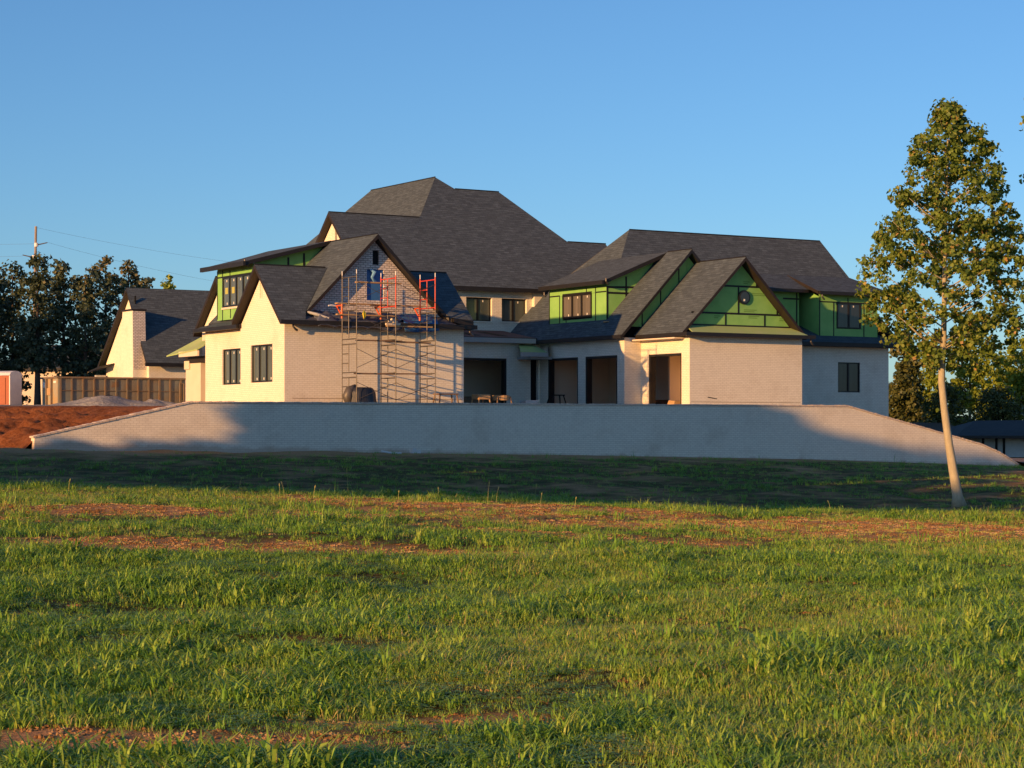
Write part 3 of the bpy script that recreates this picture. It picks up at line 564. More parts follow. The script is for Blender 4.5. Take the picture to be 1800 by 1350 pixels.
# rooms behind the openings
mb = MB(); mb.box(8.2, 24.8, .35, 16.5, FL - .3, FL + .04); mb.build('slab_floor', ['concrete'], house)
mb = MB(); mb.box(18.5, 24.8, .35, 10.5, 3.95, 4.0); mb.box(8.2, 18.1, 10.95, 16.4, 3.95, 4.0); mb.build('ceiling_board', ['drywall'], house)
for b_ in ((22.0, 22.1, .35, 10.56), (20.6, 21.99, 3.6, 3.7), (18.5, 21.99, 10.45, 10.55)):
    mb = MB(); mb.box(*b_, FL + .04, 3.95); mb.build('room_wall', ['drywall'], house)
for b_ in ((8.51, 18.1, 13.6, 13.7), (18.11, 18.2, 10.95, 13.7)):
    mb = MB(); mb.box(*b_, FL + .04, 3.95); mb.build('room_wall', ['drywall'], house)
mb = MB(); mb.box(21.85, 21.99, 8.05, 8.5, 1.9, 2.45); mb.build('wall_box', ['black'], house, label='dark box mounted on the room wall')
mb = MB(); mb.box(8.3, 8.5, 10.95, 16, FL + .04, 3.9); mb.build('room_wall', ['drywall'], house)
mb = MB(); mb.box(14.6, 16.9, 12.0, 12.5, FL + .04, 1.6); mb.build('low_partition', ['darkwood'], house)

# downspout hooks at the eave corners
for (p, q, z) in ((.22, -.3, 4.02), (7.98, -.3, 4.0), (25.45, -.3, 4.0), (19.9, 12.95, 6.6), (31.4, 6.05, 6.55), (18.25, 5.2, 6.75), (.3, 4.3, 6.76)):
    mb = MB(); mb.path([(p, q, z + .06), (p, q, z - .06), (p + .12, q + .05, z - .16), (p + .22, q + .1, z - .2)], [.04, .04, .045, .045], 6); mb.build('gutter_outlet', ['steel'], house)
for (u0, u1, v, q) in ((.35, 7.8, 1.23, -.004), (.35, 7.8, 1.03, -.004), (19.1, 25.1, 1.23, -.004), (19.1, 25.1, 1.03, -.004)):
    mb = MB(); mb.box(u0, u1, q - .004, q, v, v + .014); mb.build('string_course', ['darkwood'], house)
mb = MB(); mb.path([(14.2, 10.5, 3.72), (14.27, 10.42, 3.6), (14.25, 10.42, 3.45), (14.12, 10.5, 3.36)], [.02] * 4, 6); mb.build('wire_loop', ['white'], house)
# stains and dirt left on the brick
mb = MB(); mb.wall(pl_q(-.003), [(20.0, 1.42), (20.5, 1.35), (20.52, 1.38), (20.02, 1.46)], (), .002); mb.build('wall_scuff', ['black'], house)
mb = MB(); mb.box(-.03, -.005, .05, .9, FL, .93); mb.box(-.12, -.02, 4.6, 5.4, .9, .96); mb.box(-.12, -.02, 6.2, 7.2, .9, .96); mb.build('base_flashing', ['white'], house)

# ------------------------------------------------------------------ rear cottage wing
cot = thing('cottage', H(14, 44, 1.1), 'steep roofed white brick cottage wing with a tapered chimney behind the dumpster', 'house', rz=TH)
def C(mb, name, mats, fix=False, **k): return mb.build(name, mats, cot, fix=fix, **k)
mb = MB(); mb.wall(pl_p(10.63), [(40.4, .9), (47.2, .9), (47.2, 4.0), (43.3, 7.9), (40.4, 4.0)], (), .3); C(mb, 'gable_wall', ['brick'], True)
mb = MB(); mb.wall(pl_q(40.4), rect(10.93, 26, .9, 3.78), (), .3); C(mb, 'brick_wall', ['brick'], True)
mb = MB(); mb.slab([(10.3, 39.95, 3.85), (10.3, 43.1, 8.3), (27, 43.1, 8.3), (27, 39.95, 3.85)], .2); C(mb, 'roof', ['shingle', 'trim'])
mb = MB(); mb.slab([(10.3, 47.8, 3.85), (10.3, 43.1, 8.302), (27, 43.1, 8.302), (27, 47.8, 3.85)], .2); C(mb, 'roof', ['shingle', 'brownfascia'])
mb = MB(); mb.hip([(9.75, 40.62, .9), (10.62, 40.62, .9), (10.62, 43.3, .9), (9.75, 43.3, .9)], [(9.82, 40.8, 3.7), (10.62, 40.8, 3.7), (10.62, 43.0, 3.7), (9.82, 43.0, 3.7)])
mb.hip([(9.82, 40.8, 3.701), (10.62, 40.8, 3.701), (10.62, 43.0, 3.701), (9.82, 43.0, 3.701)], [(9.85, 40.95, 6.85), (10.62, 40.95, 6.85), (10.62, 42.5, 6.85), (9.85, 42.5, 6.85)])
C(mb, 'chimney', ['brick'], True)
mb = MB(); mb.hip([(9.84, 40.77, 3.5), (10.61, 40.77, 3.5), (10.61, 40.79, 3.5), (9.84, 40.79, 3.5)], [(9.86, 40.93, 6.84), (10.61, 40.93, 6.84), (10.61, 40.945, 6.84), (9.86, 40.945, 6.84)]); C(mb, 'chimney_side', ['brick2'], True, label='rough unwashed brick side of the chimney')
mb = MB(); mb.box(9.78, 10.68, 40.88, 42.57, 6.852, 6.95); C(mb, 'chimney_cap', ['brownfascia'])
mb = MB(); mb.box(10.58, 10.626, 42.4, 42.52, 6.9, 7.8); C(mb, 'gable_post', ['black'])
mb = MB(); mb.box(10.2, 27, 39.82, 39.94, 3.66, 3.86); C(mb, 'gutter', ['trim'])
mb = MB(); mb.box(9.9, 10.5, 46.9, 47.2, .9, 3.3); C(mb, 'side_wall', ['paleboard'])
mb = MB(); mb.slab([(9.7, 45.8, 3.8), (9.7, 47.7, 3.55), (10.6, 47.7, 3.75), (10.6, 45.8, 4.0)], .08); C(mb, 'porch_roof', ['greenroof', 'trim'])

# ------------------------------------------------------------------ scaffold
scf = thing('scaffold', H(3.8, -1.2, .9), 'tall tube scaffold with red upper frames standing against the brick gable', 'scaffold', rz=TH)
PS = (2.15, 3.83, 5.56); QR, QF = -.6, -1.8; TZ = [.92, 2.13, 3.4, 4.68, 5.95]
for ci, p in enumerate(PS):
    for ti in range(4):
        z0, z1 = TZ[ti], TZ[ti + 1] - .012; red = ti == 3 and ci > 0; r = .027 if red else .02; mb = MB()
        if red: z0 -= .0
        mb.tube((p, QF, z0), (p, QF, z1), r); mb.tube((p, QR, z0), (p, QR, z1), r); mb.tube((p, QR - .55, z0 + .12), (p, QR - .55, z1 - .12), .02)
        for zz in (z1 - .1, z0 + .08): mb.tube((p, QF, zz), (p, QR, zz), .022)
        for k in (1, 2): zz = z0 + .08 + (z1 - z0 - .18) * k / 3; mb.tube((p, QR, zz), (p, QR - .55, zz), .018)
        mb.build('scaffold_frame', ['redsteel' if red else 'steel'], scf, label='red scaffold frame' if red else None)
for ci in range(2):
    for ti in range(4):
        a, b = PS[ci], PS[ci + 1]; z0, z1 = TZ[ti] + .25, TZ[ti + 1] - .3
        for q in (QF,):
            mb = MB(); mb.tube((a, q, z0), (b, q - .01, z1), .011, n=5); mb.tube((a, q - .03, z1), (b, q - .04, z0), .011, n=5); mb.build('cross_brace', ['steel'], scf)
for p in PS:
    mb = MB(); mb.tube((p, QR + .02, 4.3), (p, QR + .02, 4.85), .045); mb.tube((p, QR, 4.8), (p, QR + .52, 4.8), .035); mb.tube((p, QR, 4.36), (p, QR + .45, 4.78), .03); mb.build('side_bracket', ['orange'], scf)
    for q in (QR, QF): mb = MB(); mb.tube((p, q, 5.94), (p, q, 6.1), .02); mb.build('coupling_pin', ['white'], scf)
def plank(p0, p1, q, z, label, m='darkwood', w=.24, tilt=0, t=.05):
    mb = MB(); mb.hip([(p0, q, z), (p1, q, z + tilt), (p1, q + w, z + tilt), (p0, q + w, z)], [(p0, q, z + t), (p1, q, z + tilt + t), (p1, q + w, z + tilt + t), (p0, q + w, z + t)])
    props(mb.build('scaffold_plank', [m]), label, 'plank', 'planks laid on the scaffold')
plank(2.3, 4.2, -1.6, 5.62, 'short raw plank laid across the top lift of the scaffold', 'wood')
plank(2.0, 4.1, -.5, 4.86, 'wooden plank on the orange brackets at the left bay', 'wood')
plank(3.6, 5.9, -.32, 4.85, 'wooden plank on the orange brackets at the right bay', 'wood', tilt=.02)
plank(1.9, 4.4, -.7, 4.42, 'thin board under the orange brackets left of the yellow glove', 'wood', w=.16)
plank(2.4, 4.3, -1.45, 3.42, 'long brown plank on the second lift of the scaffold, left bay')
plank(3.7, 5.6, -1.4, 3.40, 'long brown plank on the second lift of the scaffold, right bay', tilt=-.02)
plank(2.3, 4.0, -1.5, 2.15, 'brown plank on the lowest lift of the scaffold, left bay')
plank(3.85, 5.65, -1.42, 2.16, 'brown plank on the lowest lift of the scaffold, right bay', tilt=.02)
plank(3.9, 5.9, -1.0, 4.02, 'long raw board below the gutter on the scaffold', 'wood', w=.14)
# brick bundle and glove on the scaffold
bp = thing('brick_pack', H(4.2, -1.2, 4.07), 'torn pack of pale bricks on the board below the gutter', 'bricks', rz=TH)
for k, (dp, dz, t) in enumerate(((0, 0, 0), (.21, .0, .1), (.42, .01, -.1), (.08, .09, .3), (.3, .09, .15), (.2, .18, .5))):
    mb = MB(); c, s = math.cos(t), math.sin(t); P_ = [(-.1, -.045), (.1, -.045), (.1, .045), (-.1, .045)]
    Q_ = [(3.95 + dp + x * c - y * s, -.95 + x * s + y * c) for x, y in P_]; z = 4.075 + dz
    mb.hip([(*a, z) for a in Q_], [(*a, z + .08) for a in Q_]); mb.build('brick', ['cream'], bp)
mb = MB(); mb.path([(2.55, -1.62, 4.55), (2.56, -1.63, 4.45), (2.57, -1.63, 4.33), (2.55, -1.62, 4.24)], [.03, .075, .06, .02], 7)
M['yellow'] = mat('yellow_rubber', (.7, .55, .03), .5); props(mb.build('work_glove', ['yellow']), 'bright yellow work glove hanging from a scaffold board', 'glove')
mb = MB(); mb.path([(1.65, -.42, 4.78), (1.8, -.42, 4.8), (1.95, -.42, 4.78)], [.03, .035, .03], 7); props(mb.build('bracket_clamp', ['white']), 'pale clamp at the left end of the orange bracket', 'clamp')
# tarps on the skirt roof
def cloth(name, P, Q, zf, material, label, cat, n=14, amp=.05, seed=1):
    V = []; us = np.linspace(P[0], P[1], n); vs = np.linspace(Q[0], Q[1], n)
    for v in vs:
        for u in us: V.append(H(u + .04 * float(vnoise(u * 3 + seed, v * 3, .5)), v, zf(u, v) + amp * (1 + float(vnoise(u + seed, v * 2, .23)))))
    F = [(j * n + i, j * n + i + 1, (j + 1) * n + i + 1, (j + 1) * n + i) for j in range(n - 1) for i in range(n - 1)]
    c = H((P[0] + P[1]) / 2, (Q[0] + Q[1]) / 2, zf(*[(P[0] + P[1]) / 2, (Q[0] + Q[1]) / 2])); o = npmesh(name, [tuple(v) for v in V], F, material, loc=c, smooth=True)
    md = o.modifiers.new('thick', 'SOLIDIFY'); md.thickness = .012; return props(o, label, cat)
skz = lambda u, v: 4.21 + (min(v, .5) + .36) * .38 - max(0, -.36 - v) * 2.2
cloth('blue_tarp', (4.9, 6.5), (-.5, .4), skz, 'bluetarp', 'crumpled blue tarp over the skirt roof near the right scaffold leg', 'tarp', seed=3)
cloth('gray_tarp', (1.2, 4.85), (-.48, .43), skz, 'slatetarp', 'crumpled dark gray tarp spread over the skirt roof', 'tarp', n=24, amp=.075, seed=8)
mb = MB(); mb.path([(1.0, .1, 4.55), (1.3, -.15, 4.45), (1.7, -.38, 4.3)], [.05, .06, .04], 7); props(mb.build('rolled_sheet', ['paleboard']), 'pale rolled plastic sheet at the left end of the skirt roof', 'sheet')
mb = MB(); mb.path([(3.9, .42, 6.3), (4.05, .36, 6.2), (3.95, .38, 6.0), (4.05, .4, 5.8)], [.05, .09, .06, .02], 7); M['paleblue'] = noisy('pale_blue_plastic', (.12, .30, .55), (.2, .42, .68), 5, .4); mb.build('plastic_flap', ['paleblue'], house)

# ------------------------------------------------------------------ things on the terrace
tz = .9
tp = thing('covered_mixer', H(2.5, -1.3, tz), 'round topped machine under a dark tarp at the scaffold foot', 'machine', rz=TH)
mb = MB(); n = 18; prof = [(.0, 1.66), (.42, 1.65), (.5, 1.6), (.54, 1.45), (.56, 1.2), (.64, .9)]; i0 = 0
for r, z in prof[::-1]:
    for k in range(n): t = 2 * math.pi * k / n; rr = r * (1 + (.1 if k % 2 else -.04) * (z < 1.6)); mb.v.append(H(2.58 + rr * math.cos(t) * 1.0, -1.3 + rr * math.sin(t) * .8, z))
for j in range(len(prof) - 1):
    for k in range(n): mb.f.append((j * n + k, j * n + (k + 1) % n, (j + 1) * n + (k + 1) % n, (j + 1) * n + k)); mb.m.append(0)
mb.build('tarp_cover', ['darktarp'], tp, smooth=True)
mb = MB(); mb.path([(2.1, -1.35, 1.0), (2.0, -1.35, 1.3), (2.1, -1.35, 1.55), (2.35, -1.35, 1.7)], [.15, .22, .18, .08], 10); mb.build('drum', ['steel'], tp, smooth=True)
def table(name, p, q, w, d, h, tm, lm, label, cat, round_=False, splay=.08, tt=.05):
    t = thing(name, H(p, q, tz), label, cat, rz=TH); mb = MB()
    if round_: mb.tube((p, q, tz + h - tt), (p, q, tz + h), w / 2, n=16)
    else: mb.box(p - w / 2, p + w / 2, q - d / 2, q + d / 2, tz + h - tt, tz + h)
    mb.build('table_top', [tm], t)
    for a in (-1, 1):
        for b in (-1, 1): mb = MB(); mb.tube((p + a * w * .42, q + b * d * .4, tz + h - .05), (p + a * (w * .42 + splay), q + b * (d * .4 + splay), tz), .03); mb.build('leg', [lm], t)
    return t
table('work_table', 8.86, .3, .52, .6, .56, 'wood', 'wood', 'small sunlit wooden table just right of the scaffolded wall', 'table', tt=.2)
table('work_table', 9.8, .3, .7, .6, .53, 'wood', 'darkwood', 'low sunlit table with dark legs in front of the patio opening', 'table', True, tt=.2)
table('sawhorse_bench', 6.6, -.8, .9, .5, .56, 'darkwood', 'darkwood', 'dark thin legged bench against the brick wall right of the scaffold', 'bench')
table('sawhorse', 15.5, 5, .62, .4, .68, 'black', 'black', 'black sawhorse standing on the terrace before the first room opening', 'sawhorse', splay=.14)
wb = thing('white_box', H(14.06, 5, tz), 'white plastic box on the terrace near the narrow patio door', 'box', rz=TH)
mb = MB(); mb.hip([(13.8, 4.8, tz), (14.34, 4.8, tz), (14.34, 5.2, tz), (13.8, 5.2, tz)], [(13.76, 4.76, tz + .36), (14.38, 4.76, tz + .36), (14.38, 5.24, tz + .36), (13.76, 5.24, tz + .36)]); mb.build('box_body', ['white'], wb)
mb = MB(); mb.box(13.73, 14.41, 4.73, 5.27, tz + .362, tz + .42); mb.build('lid', ['white'], wb)
mb = MB(); mb.hip([(19.5, 1.8, tz + .04), (21, 1.8, tz + .04), (21, 2.4, tz + .04), (19.5, 2.4, tz + .04)], [(19.6, 1.85, tz + .4), (20.9, 1.85, tz + .36), (20.9, 2.3, tz + .42), (19.6, 2.3, tz + .42)]); props(mb.build('lumber_stack', ['wood']), 'low heap of raw lumber inside the right room opening', 'lumber')
mb = MB(); mb.hip([(20.4, 5.2, tz + .04), (22, 5.2, tz + .04), (22, 6, tz + .04), (20.4, 6, tz + .04)], [(20.4, 5.2, tz + .5), (22, 5.2, tz + .5), (22, 6, tz + .5), (20.4, 6, tz + .5)]); props(mb.build('board_stack', ['darkwood']), 'stack of brown boards inside the middle room opening', 'boards')

# ------------------------------------------------------------------ debris by the wall foot
mb = MB(); mb.path([(.6, -6.7, float(zbase(.6)) + .06), (1.0, -6.7, float(zbase(1)) - .0), (1.4, -6.72, float(zbase(1.4)) - .0)], [.035] * 3, 7); props(mb.build('plastic_pipe', ['white']), 'length of white plastic pipe lying at the foot of the wall', 'pipe')
z = float(zbase(2)) - .02; mb = MB(); mb.hip([(1.98, -6.5, z), (2.12, -6.5, z), (2.12, -6.3, z), (1.98, -6.3, z)], [(1.97, -6.52, z + .19), (2.13, -6.52, z + .2), (2.13, -6.28, z + .2), (1.97, -6.28, z + .19)]); mb.box(2.16, 2.34, -6.45, -6.3, z, z + .13)
props(mb.build('paint_pail', ['white']), 'small white pail beside a pale block at the wall foot', 'pail')
gz_ = float(ground(-6.62, 60)); mb = MB(Wd); mb.hip([(-6.64, 59.98, gz_ - .1), (-6.6, 59.98, gz_ - .1), (-6.6, 60.02, gz_ - .1), (-6.64, 60.02, gz_ - .1)], [(-6.645, 59.98, -1.08), (-6.595, 59.98, -1.08), (-6.595, 60.02, -1.08), (-6.645, 60.02, -1.08)]); props(mb.build('survey_stake', ['redsteel']), 'short red survey stake in the shaded grass', 'stake')

# ------------------------------------------------------------------ dumpster, toilet, gravel
def dz(x, y):
    p = (x - A0.x) * BX.x + (y - A0.y) * BX.y; q = (x - A0.x) * AX.x + (y - A0.y) * AX.y; return float(yard_z(np.array(p), np.array(q)))
dc = Vector((-22.4, 104)); du = Vector((.80, .60)).normalized(); du = Vector((BX.x, BX.y)); dv = Vector((AX.x, AX.y)); g0 = 1.17
def D(u, v, z): w = dc + du * u + dv * v; return Vector((w.x, w.y, z + g0 + EYE))
dm = thing('dumpster', D(3.3, 1.2, 0), 'long rusty gray roll off dumpster with vertical ribs', 'dumpster', rz=TH)
Lx, Wx, Hx = 6.7, 2.4, 1.42
mb = MB(D); mb.box(0, Lx, 0, .06, .12, Hx); mb.box(0, Lx, Wx - .06, Wx, .12, Hx); mb.box(Lx - .06, Lx, .06, Wx - .06, .12, Hx); mb.box(.06, Lx - .06, .06, Wx - .06, .1, .16); mb.build('dumpster_body', ['dump'], dm)
mb = MB(D); mb.box(-.03, .06, .061, Wx - .061, .12, Hx); mb.build('end_wall', ['dump2'], dm)
mb = MB(D); mb.box(-.1, Lx + .08, -.09, .08, Hx + .002, Hx + .09); mb.box(-.1, Lx + .08, Wx - .08, Wx + .09, Hx + .002, Hx + .09); mb.box(-.1, .06, .081, Wx - .081, Hx + .002, Hx + .09); mb.build('top_rail', ['rib'], dm)
for k in range(12):
    u = .05 + k * (Lx - .35) / 11; mb = MB(D); mb.hip([(u, -.07, .08), (u + .08, -.07, .08), (u + .08, -.001, .08), (u, -.001, .08)], [(u, -.07, Hx), (u + .08, -.07, Hx), (u + .08, -.001, Hx), (u, -.001, Hx)]); mb.build('side_rib', ['rib'], dm)
for v in (.78, 1.5): mb = MB(D); mb.box(-.12, -.031, v, v + .1, .05, Hx); mb.build('end_rib', ['rib'], dm)
mb = MB(D); mb.box(-.09, -.031, 1.0, 1.5, .6, .95); mb.build('hoist_plate', ['wood'], dm)
mb = MB(D); mb.box(-.045, -.031, 1.9, 2.2, .98, 1.25); mb.build('paper_sign', ['sticker'], dm)
mb = MB(D); mb.box(-.045, -.031, .3, .65, 1.2, 1.3); mb.build('paper_sign', ['sticker'], dm)
mb = MB(D); mb.box(2.75, 3.15, -.012, -.001, 1.0, 1.28); mb.build('side_plate', ['rib'], dm)
mb = MB(D); mb.tube((.1, -.05, .82), (Lx - .2, -.05, .82), .018); mb.build('side_cable', ['rib'], dm)
mb = MB(D); mb.tube((Lx - .35, -.14, .3), (Lx - .35, -.14, 1.25), .035); mb.tube((Lx - .13, -.14, .3), (Lx - .13, -.14, 1.25), .035); mb.tube((Lx - .35, -.14, 1.22), (Lx - .13, -.14, 1.22), .03); mb.tube((Lx - .35, -.14, .34), (Lx - .13, -.14, .34), .03); mb.build('door_latch', ['rib'], dm)
mb = MB(D); mb.box(.3, .7, .3, 2.1, -.02, .1); mb.box(Lx - .6, Lx - .3, .3, 2.1, -.02, .1); mb.build('skid', ['rib'], dm)
tc0 = Vector((-24.85, 104)); tu = Vector((.31, .951)); tv = Vector((-.951, .31))
def T(u, v, z): w = tc0 + tu * u + tv * v; return Vector((w.x, w.y, z + 1.17 + EYE))
to = thing('portable_toilet', T(.55, .55, 0), 'orange portable toilet with a white rounded roof and pale side', 'toilet')
mb = MB(T); mb.box(0, .05, 0, 1.15, .1, 1.55); mb.box(.051, 1.1, 1.1, 1.15, .1, 1.55); mb.build('toilet_body', ['toilet'], to)
mb = MB(T); mb.box(-.03, -.001, .2, .95, .15, 1.45); mb.build('toilet_door', ['toilet'], to)
mb = MB(T); mb.box(.0, 1.1, -.05, -.001, .1, 1.56); mb.box(1.1, 1.15, 0, 1.1, .1, 1.55); mb.build('side_panel', ['white'], to)
mb = MB(T); prof = [(-.06, 1.56), (.05, 1.7), (.3, 1.78), (.55, 1.8), (.8, 1.78), (1.05, 1.7), (1.16, 1.56)]
mb.wall(lambda u, v, d: (u, d - .06, v), [(u, v) for u, v in prof], (), 1.3); mb.build('roof_cap', ['white'], to, fix=True)
mb = MB(T); mb.box(-.05, 1.15, -.07, 1.2, 0, .1); mb.build('base_skid', ['black'], to)
def mound(name, cx, cy, rx, ry, h, zb, material, label, cat, amp=.12, n=46, seed=0, lump=.5, group=None):
    t = np.linspace(-1.15, 1.15, n); U, Vv = np.meshgrid(t, t); r = np.sqrt(U ** 2 + Vv ** 2) + .14 * vnoise(U * 3 + seed, Vv * 3, 1)
    z = h * np.clip(1 - r ** 1.15, -.1, 1) + amp * h * vnoise(U + seed, Vv, .12) * np.clip(1.1 - r, 0, 1) + amp * .6 * h * vnoise(U + seed, Vv, .05) * np.clip(1.1 - r, 0, 1)
    X_, Y_ = cx + rx * U, cy + ry * Vv; ii = np.arange(n - 1)[:, None] * n + np.arange(n - 1)[None]
    F = np.stack([ii, ii + 1, ii + n + 1, ii + n], -1).reshape(-1, 4); V = np.stack([X_, Y_, z + zb + EYE], -1).reshape(-1, 3)
    return props(npmesh(name, V, F, material, loc=Vector((cx, cy, zb + EYE)), smooth=True), label, cat, group)
mound('gravel_pile', -18.7, 97.3, 3.5, 2.6, .66, 1.0, 'gravel', 'tall gray gravel heap in front of the ribbed dumpster', 'gravel heap', .05, seed=2, group='gravel heaps by the dumpster')
mound('gravel_pile', -16.9, 99.5, 1.9, 1.7, .5, 1.02, 'gravel', 'small gravel heap behind the tall one, nearer the white wall', 'gravel heap', .05, seed=5, group='gravel heaps by the dumpster')
mound('gravel_pile', -21.6, 97.5, 2.8, 1.6, .2, 1.0, 'gravel', 'flat spread of gravel before the end of the dumpster', 'gravel heap', .08, seed=7, group='gravel heaps by the dumpster')

# ------------------------------------------------------------------ utility pole and wires
up = thing('utility_pole', Wd(-38.5, 170, 1), 'tall wooden utility pole behind the dark trees', 'utility pole')
mb = MB(Wd); mb.tube((-38.7, 170, 1), (-38.45, 170, 16.5), .15, .1, 8); mb.build('pole_shaft', ['pole'], up)
for (z, s) in ((15.0, 1), (14.0, -1)):
    mb = MB(Wd); mb.tube((-38.5 + .1 * s, 169.9, z - .15), (-38.5 + .1 * s, 169.9, z + .15), .16, n=8); mb.build('insulator_base', ['white'], up)
    mb = MB(Wd); mb.tube((-38.5 + .2 * s, 169.9, z), (-38.5 + 1.0 * s, 169.9, z + .18), .05, .04, 6); mb.build('line_arm', ['steel'], up)
def wire(a, b, sag, label):
    P_ = [(a[0] + (b[0] - a[0]) * t, a[1] + (b[1] - a[1]) * t, a[2] + (b[2] - a[2]) * t - sag * 4 * t * (1 - t)) for t in np.linspace(0, 1, 24)]
    mb = MB(Wd); mb.path(P_, [.008] * 24, 4); props(mb.build('power_line', ['wire']), label, 'power line', 'power lines on the utility pole')
wire((-37.5, 170, 15.2), (-9, 190, 11.6), 1.0, 'power line sagging from the upper arm of the pole towards the house')
wire((-39.5, 170, 14.1), (-75, 165, 15), .6, 'lower power line leaving the pole away from the house')
wire((-38.3, 170, 15.1), (-75, 166, 16.2), .6, 'upper power line leaving the pole away from the house')
wire((-38.4, 170, 16.4), (-5, 192, 14), 1.0, 'faint top wire from the pole tip over the cottage roof')

# ------------------------------------------------------------------ neighbours
nb = thing('bungalow', Wd(29.5, 128, -2.5), 'low dark roofed neighbour house beyond the right end of the wall', 'house')
mb = MB(Wd); mb.box(27.6, 40, 127, 134, -3, -.35); mb.build('wall', ['white'], nb)
mb = MB(Wd); mb.box(26.9, 28.0, 126.9, 126.99, -3, -.35); mb.build('sun_tinted_wall', ['cream'], nb, label='wall end tinted pale yellow for the sun on it')  # cream colour stands in for sunlight on this wall end
mb = MB(Wd); mb.slab([(26.4, 125.4, -.3), (42, 125.4, -.3), (42, 130.5, .75), (28.7, 130.5, .62)], .16); mb.slab([(26.4, 125.4, -.301), (28.7, 130.5, .62), (26.4, 136, -.3)], .16); mb.build('roof', ['darkroof', 'trim'], nb)
for x in (28.2, 29.0, 29.45, 31.1): mb = MB(Wd); mb.box(x, x + .12, 126.2, 126.35, -3, -.46); mb.build('porch_post', ['black'], nb)
mb = MB(Wd); mb.box(31.4, 33.5, 126.85, 126.98, -2, -.6); w = mb.build('window', ['black'], nb); mb = MB(Wd); mb.box(31.6, 33.3, 126.8, 126.849, -1.1, -.65); mb.build('pane', ['palefilm'], w)
nb2 = thing('far_house', Wd(26, 142, -2.5), 'brown roofed house just behind the bungalow', 'house')
mb = MB(Wd); mb.box(22, 30, 142, 149, -3, -.4); mb.build('wall', ['paleboard'], nb2)
mb = MB(Wd); mb.slab([(21, 141, -.4), (31, 141, -.4), (30, 145, .55), (22, 145, .55)], .15); mb.slab([(21, 149, -.4), (31, 149, -.4), (30, 145, .55), (22, 145, .55)], .15); mb.build('roof', ['brownroof', 'trim'], nb2)
nb3 = thing('white_house', Wd(-37.5, 170, 1.5), 'cream house glimpsed through the dark trees', 'house')
mb = MB(Wd); mb.box(-39.5, -33.5, 168, 176, 1, 5.0); mb.build('wall', ['cream'], nb3)
mb = MB(Wd); mb.slab([(-40, 167.5, 5.0), (-33, 167.5, 5.0), (-33, 172, 7), (-40, 172, 7)], .2); mb.build('roof', ['shingle', 'trim'], nb3)

# ------------------------------------------------------------------ trees
def leaves(C, n, size, spread, rng, tint_fn=None, flat=.6, droop=.0):
    """n leaves round the clump centres C (k, 4: x, y, z, radius) -> verts, faces, tint"""
    k = rng.integers(0, len(C), n); d = rng.normal(size=(n, 3)); d /= np.linalg.norm(d, axis=1)[:, None] + 1e-6
    rr = rng.random(n) ** (1 / 2.2); pos = C[k, :3] + d * (rr * C[k, 3])[:, None] * np.array([1, 1, .8])
    nrm = d * .8 + rng.normal(size=(n, 3)) * .7 + np.array([0, 0, .35]); nrm /= np.linalg.norm(nrm, axis=1)[:, None]
    t = np.cross(nrm, rng.normal(size=(n, 3))); t /= np.linalg.norm(t, axis=1)[:, None] + 1e-6; b = np.cross(nrm, t)
    s = size * rng.uniform(.65, 1.25, n)[:, None]
    v0 = pos - t * s * .5; v1 = pos + b * s * .5 + nrm * s * .14 + t * s * .08; v2 = pos + t * s * .5; v3 = pos - b * s * .5 + nrm * s * .14 + t * s * .08
    V = np.stack([v0, v1, v2, v3], 1).reshape(-1, 3); i = np.arange(n)[:, None] * 4; F = np.concatenate([i + np.array([[0, 1, 2]]), i + np.array([[0, 2, 3]])], 0)
    tint = np.clip(rng.normal(.3, .18, n) + (tint_fn(pos) if tint_fn else 0), 0, 1); return V, F, np.repeat(tint, 4)
def crown_clumps(cx, cy, zs, rs, n, rad, rng, bias=.55, squash=1.0):
    """clump centres inside a body of revolution given by heights zs and radii rs"""
    out = []; zs = np.array(zs, float); rs = np.array(rs, float); zz = np.linspace(zs[0], zs[-1], 200); ww = np.interp(zz, zs, rs) + .15; ww /= ww.sum()
    for _ in range(n):
        z = rng.choice(zz, p=ww); r = np.interp(z, zs, rs) * rng.random() ** bias * rng.uniform(.75, 1.08); a = rng.random() * 2 * math.pi
        out.append((cx + r * math.cos(a), cy + r * math.sin(a) * squash, z, rad * rng.uniform(.6, 1.25)))
    return np.array(out)
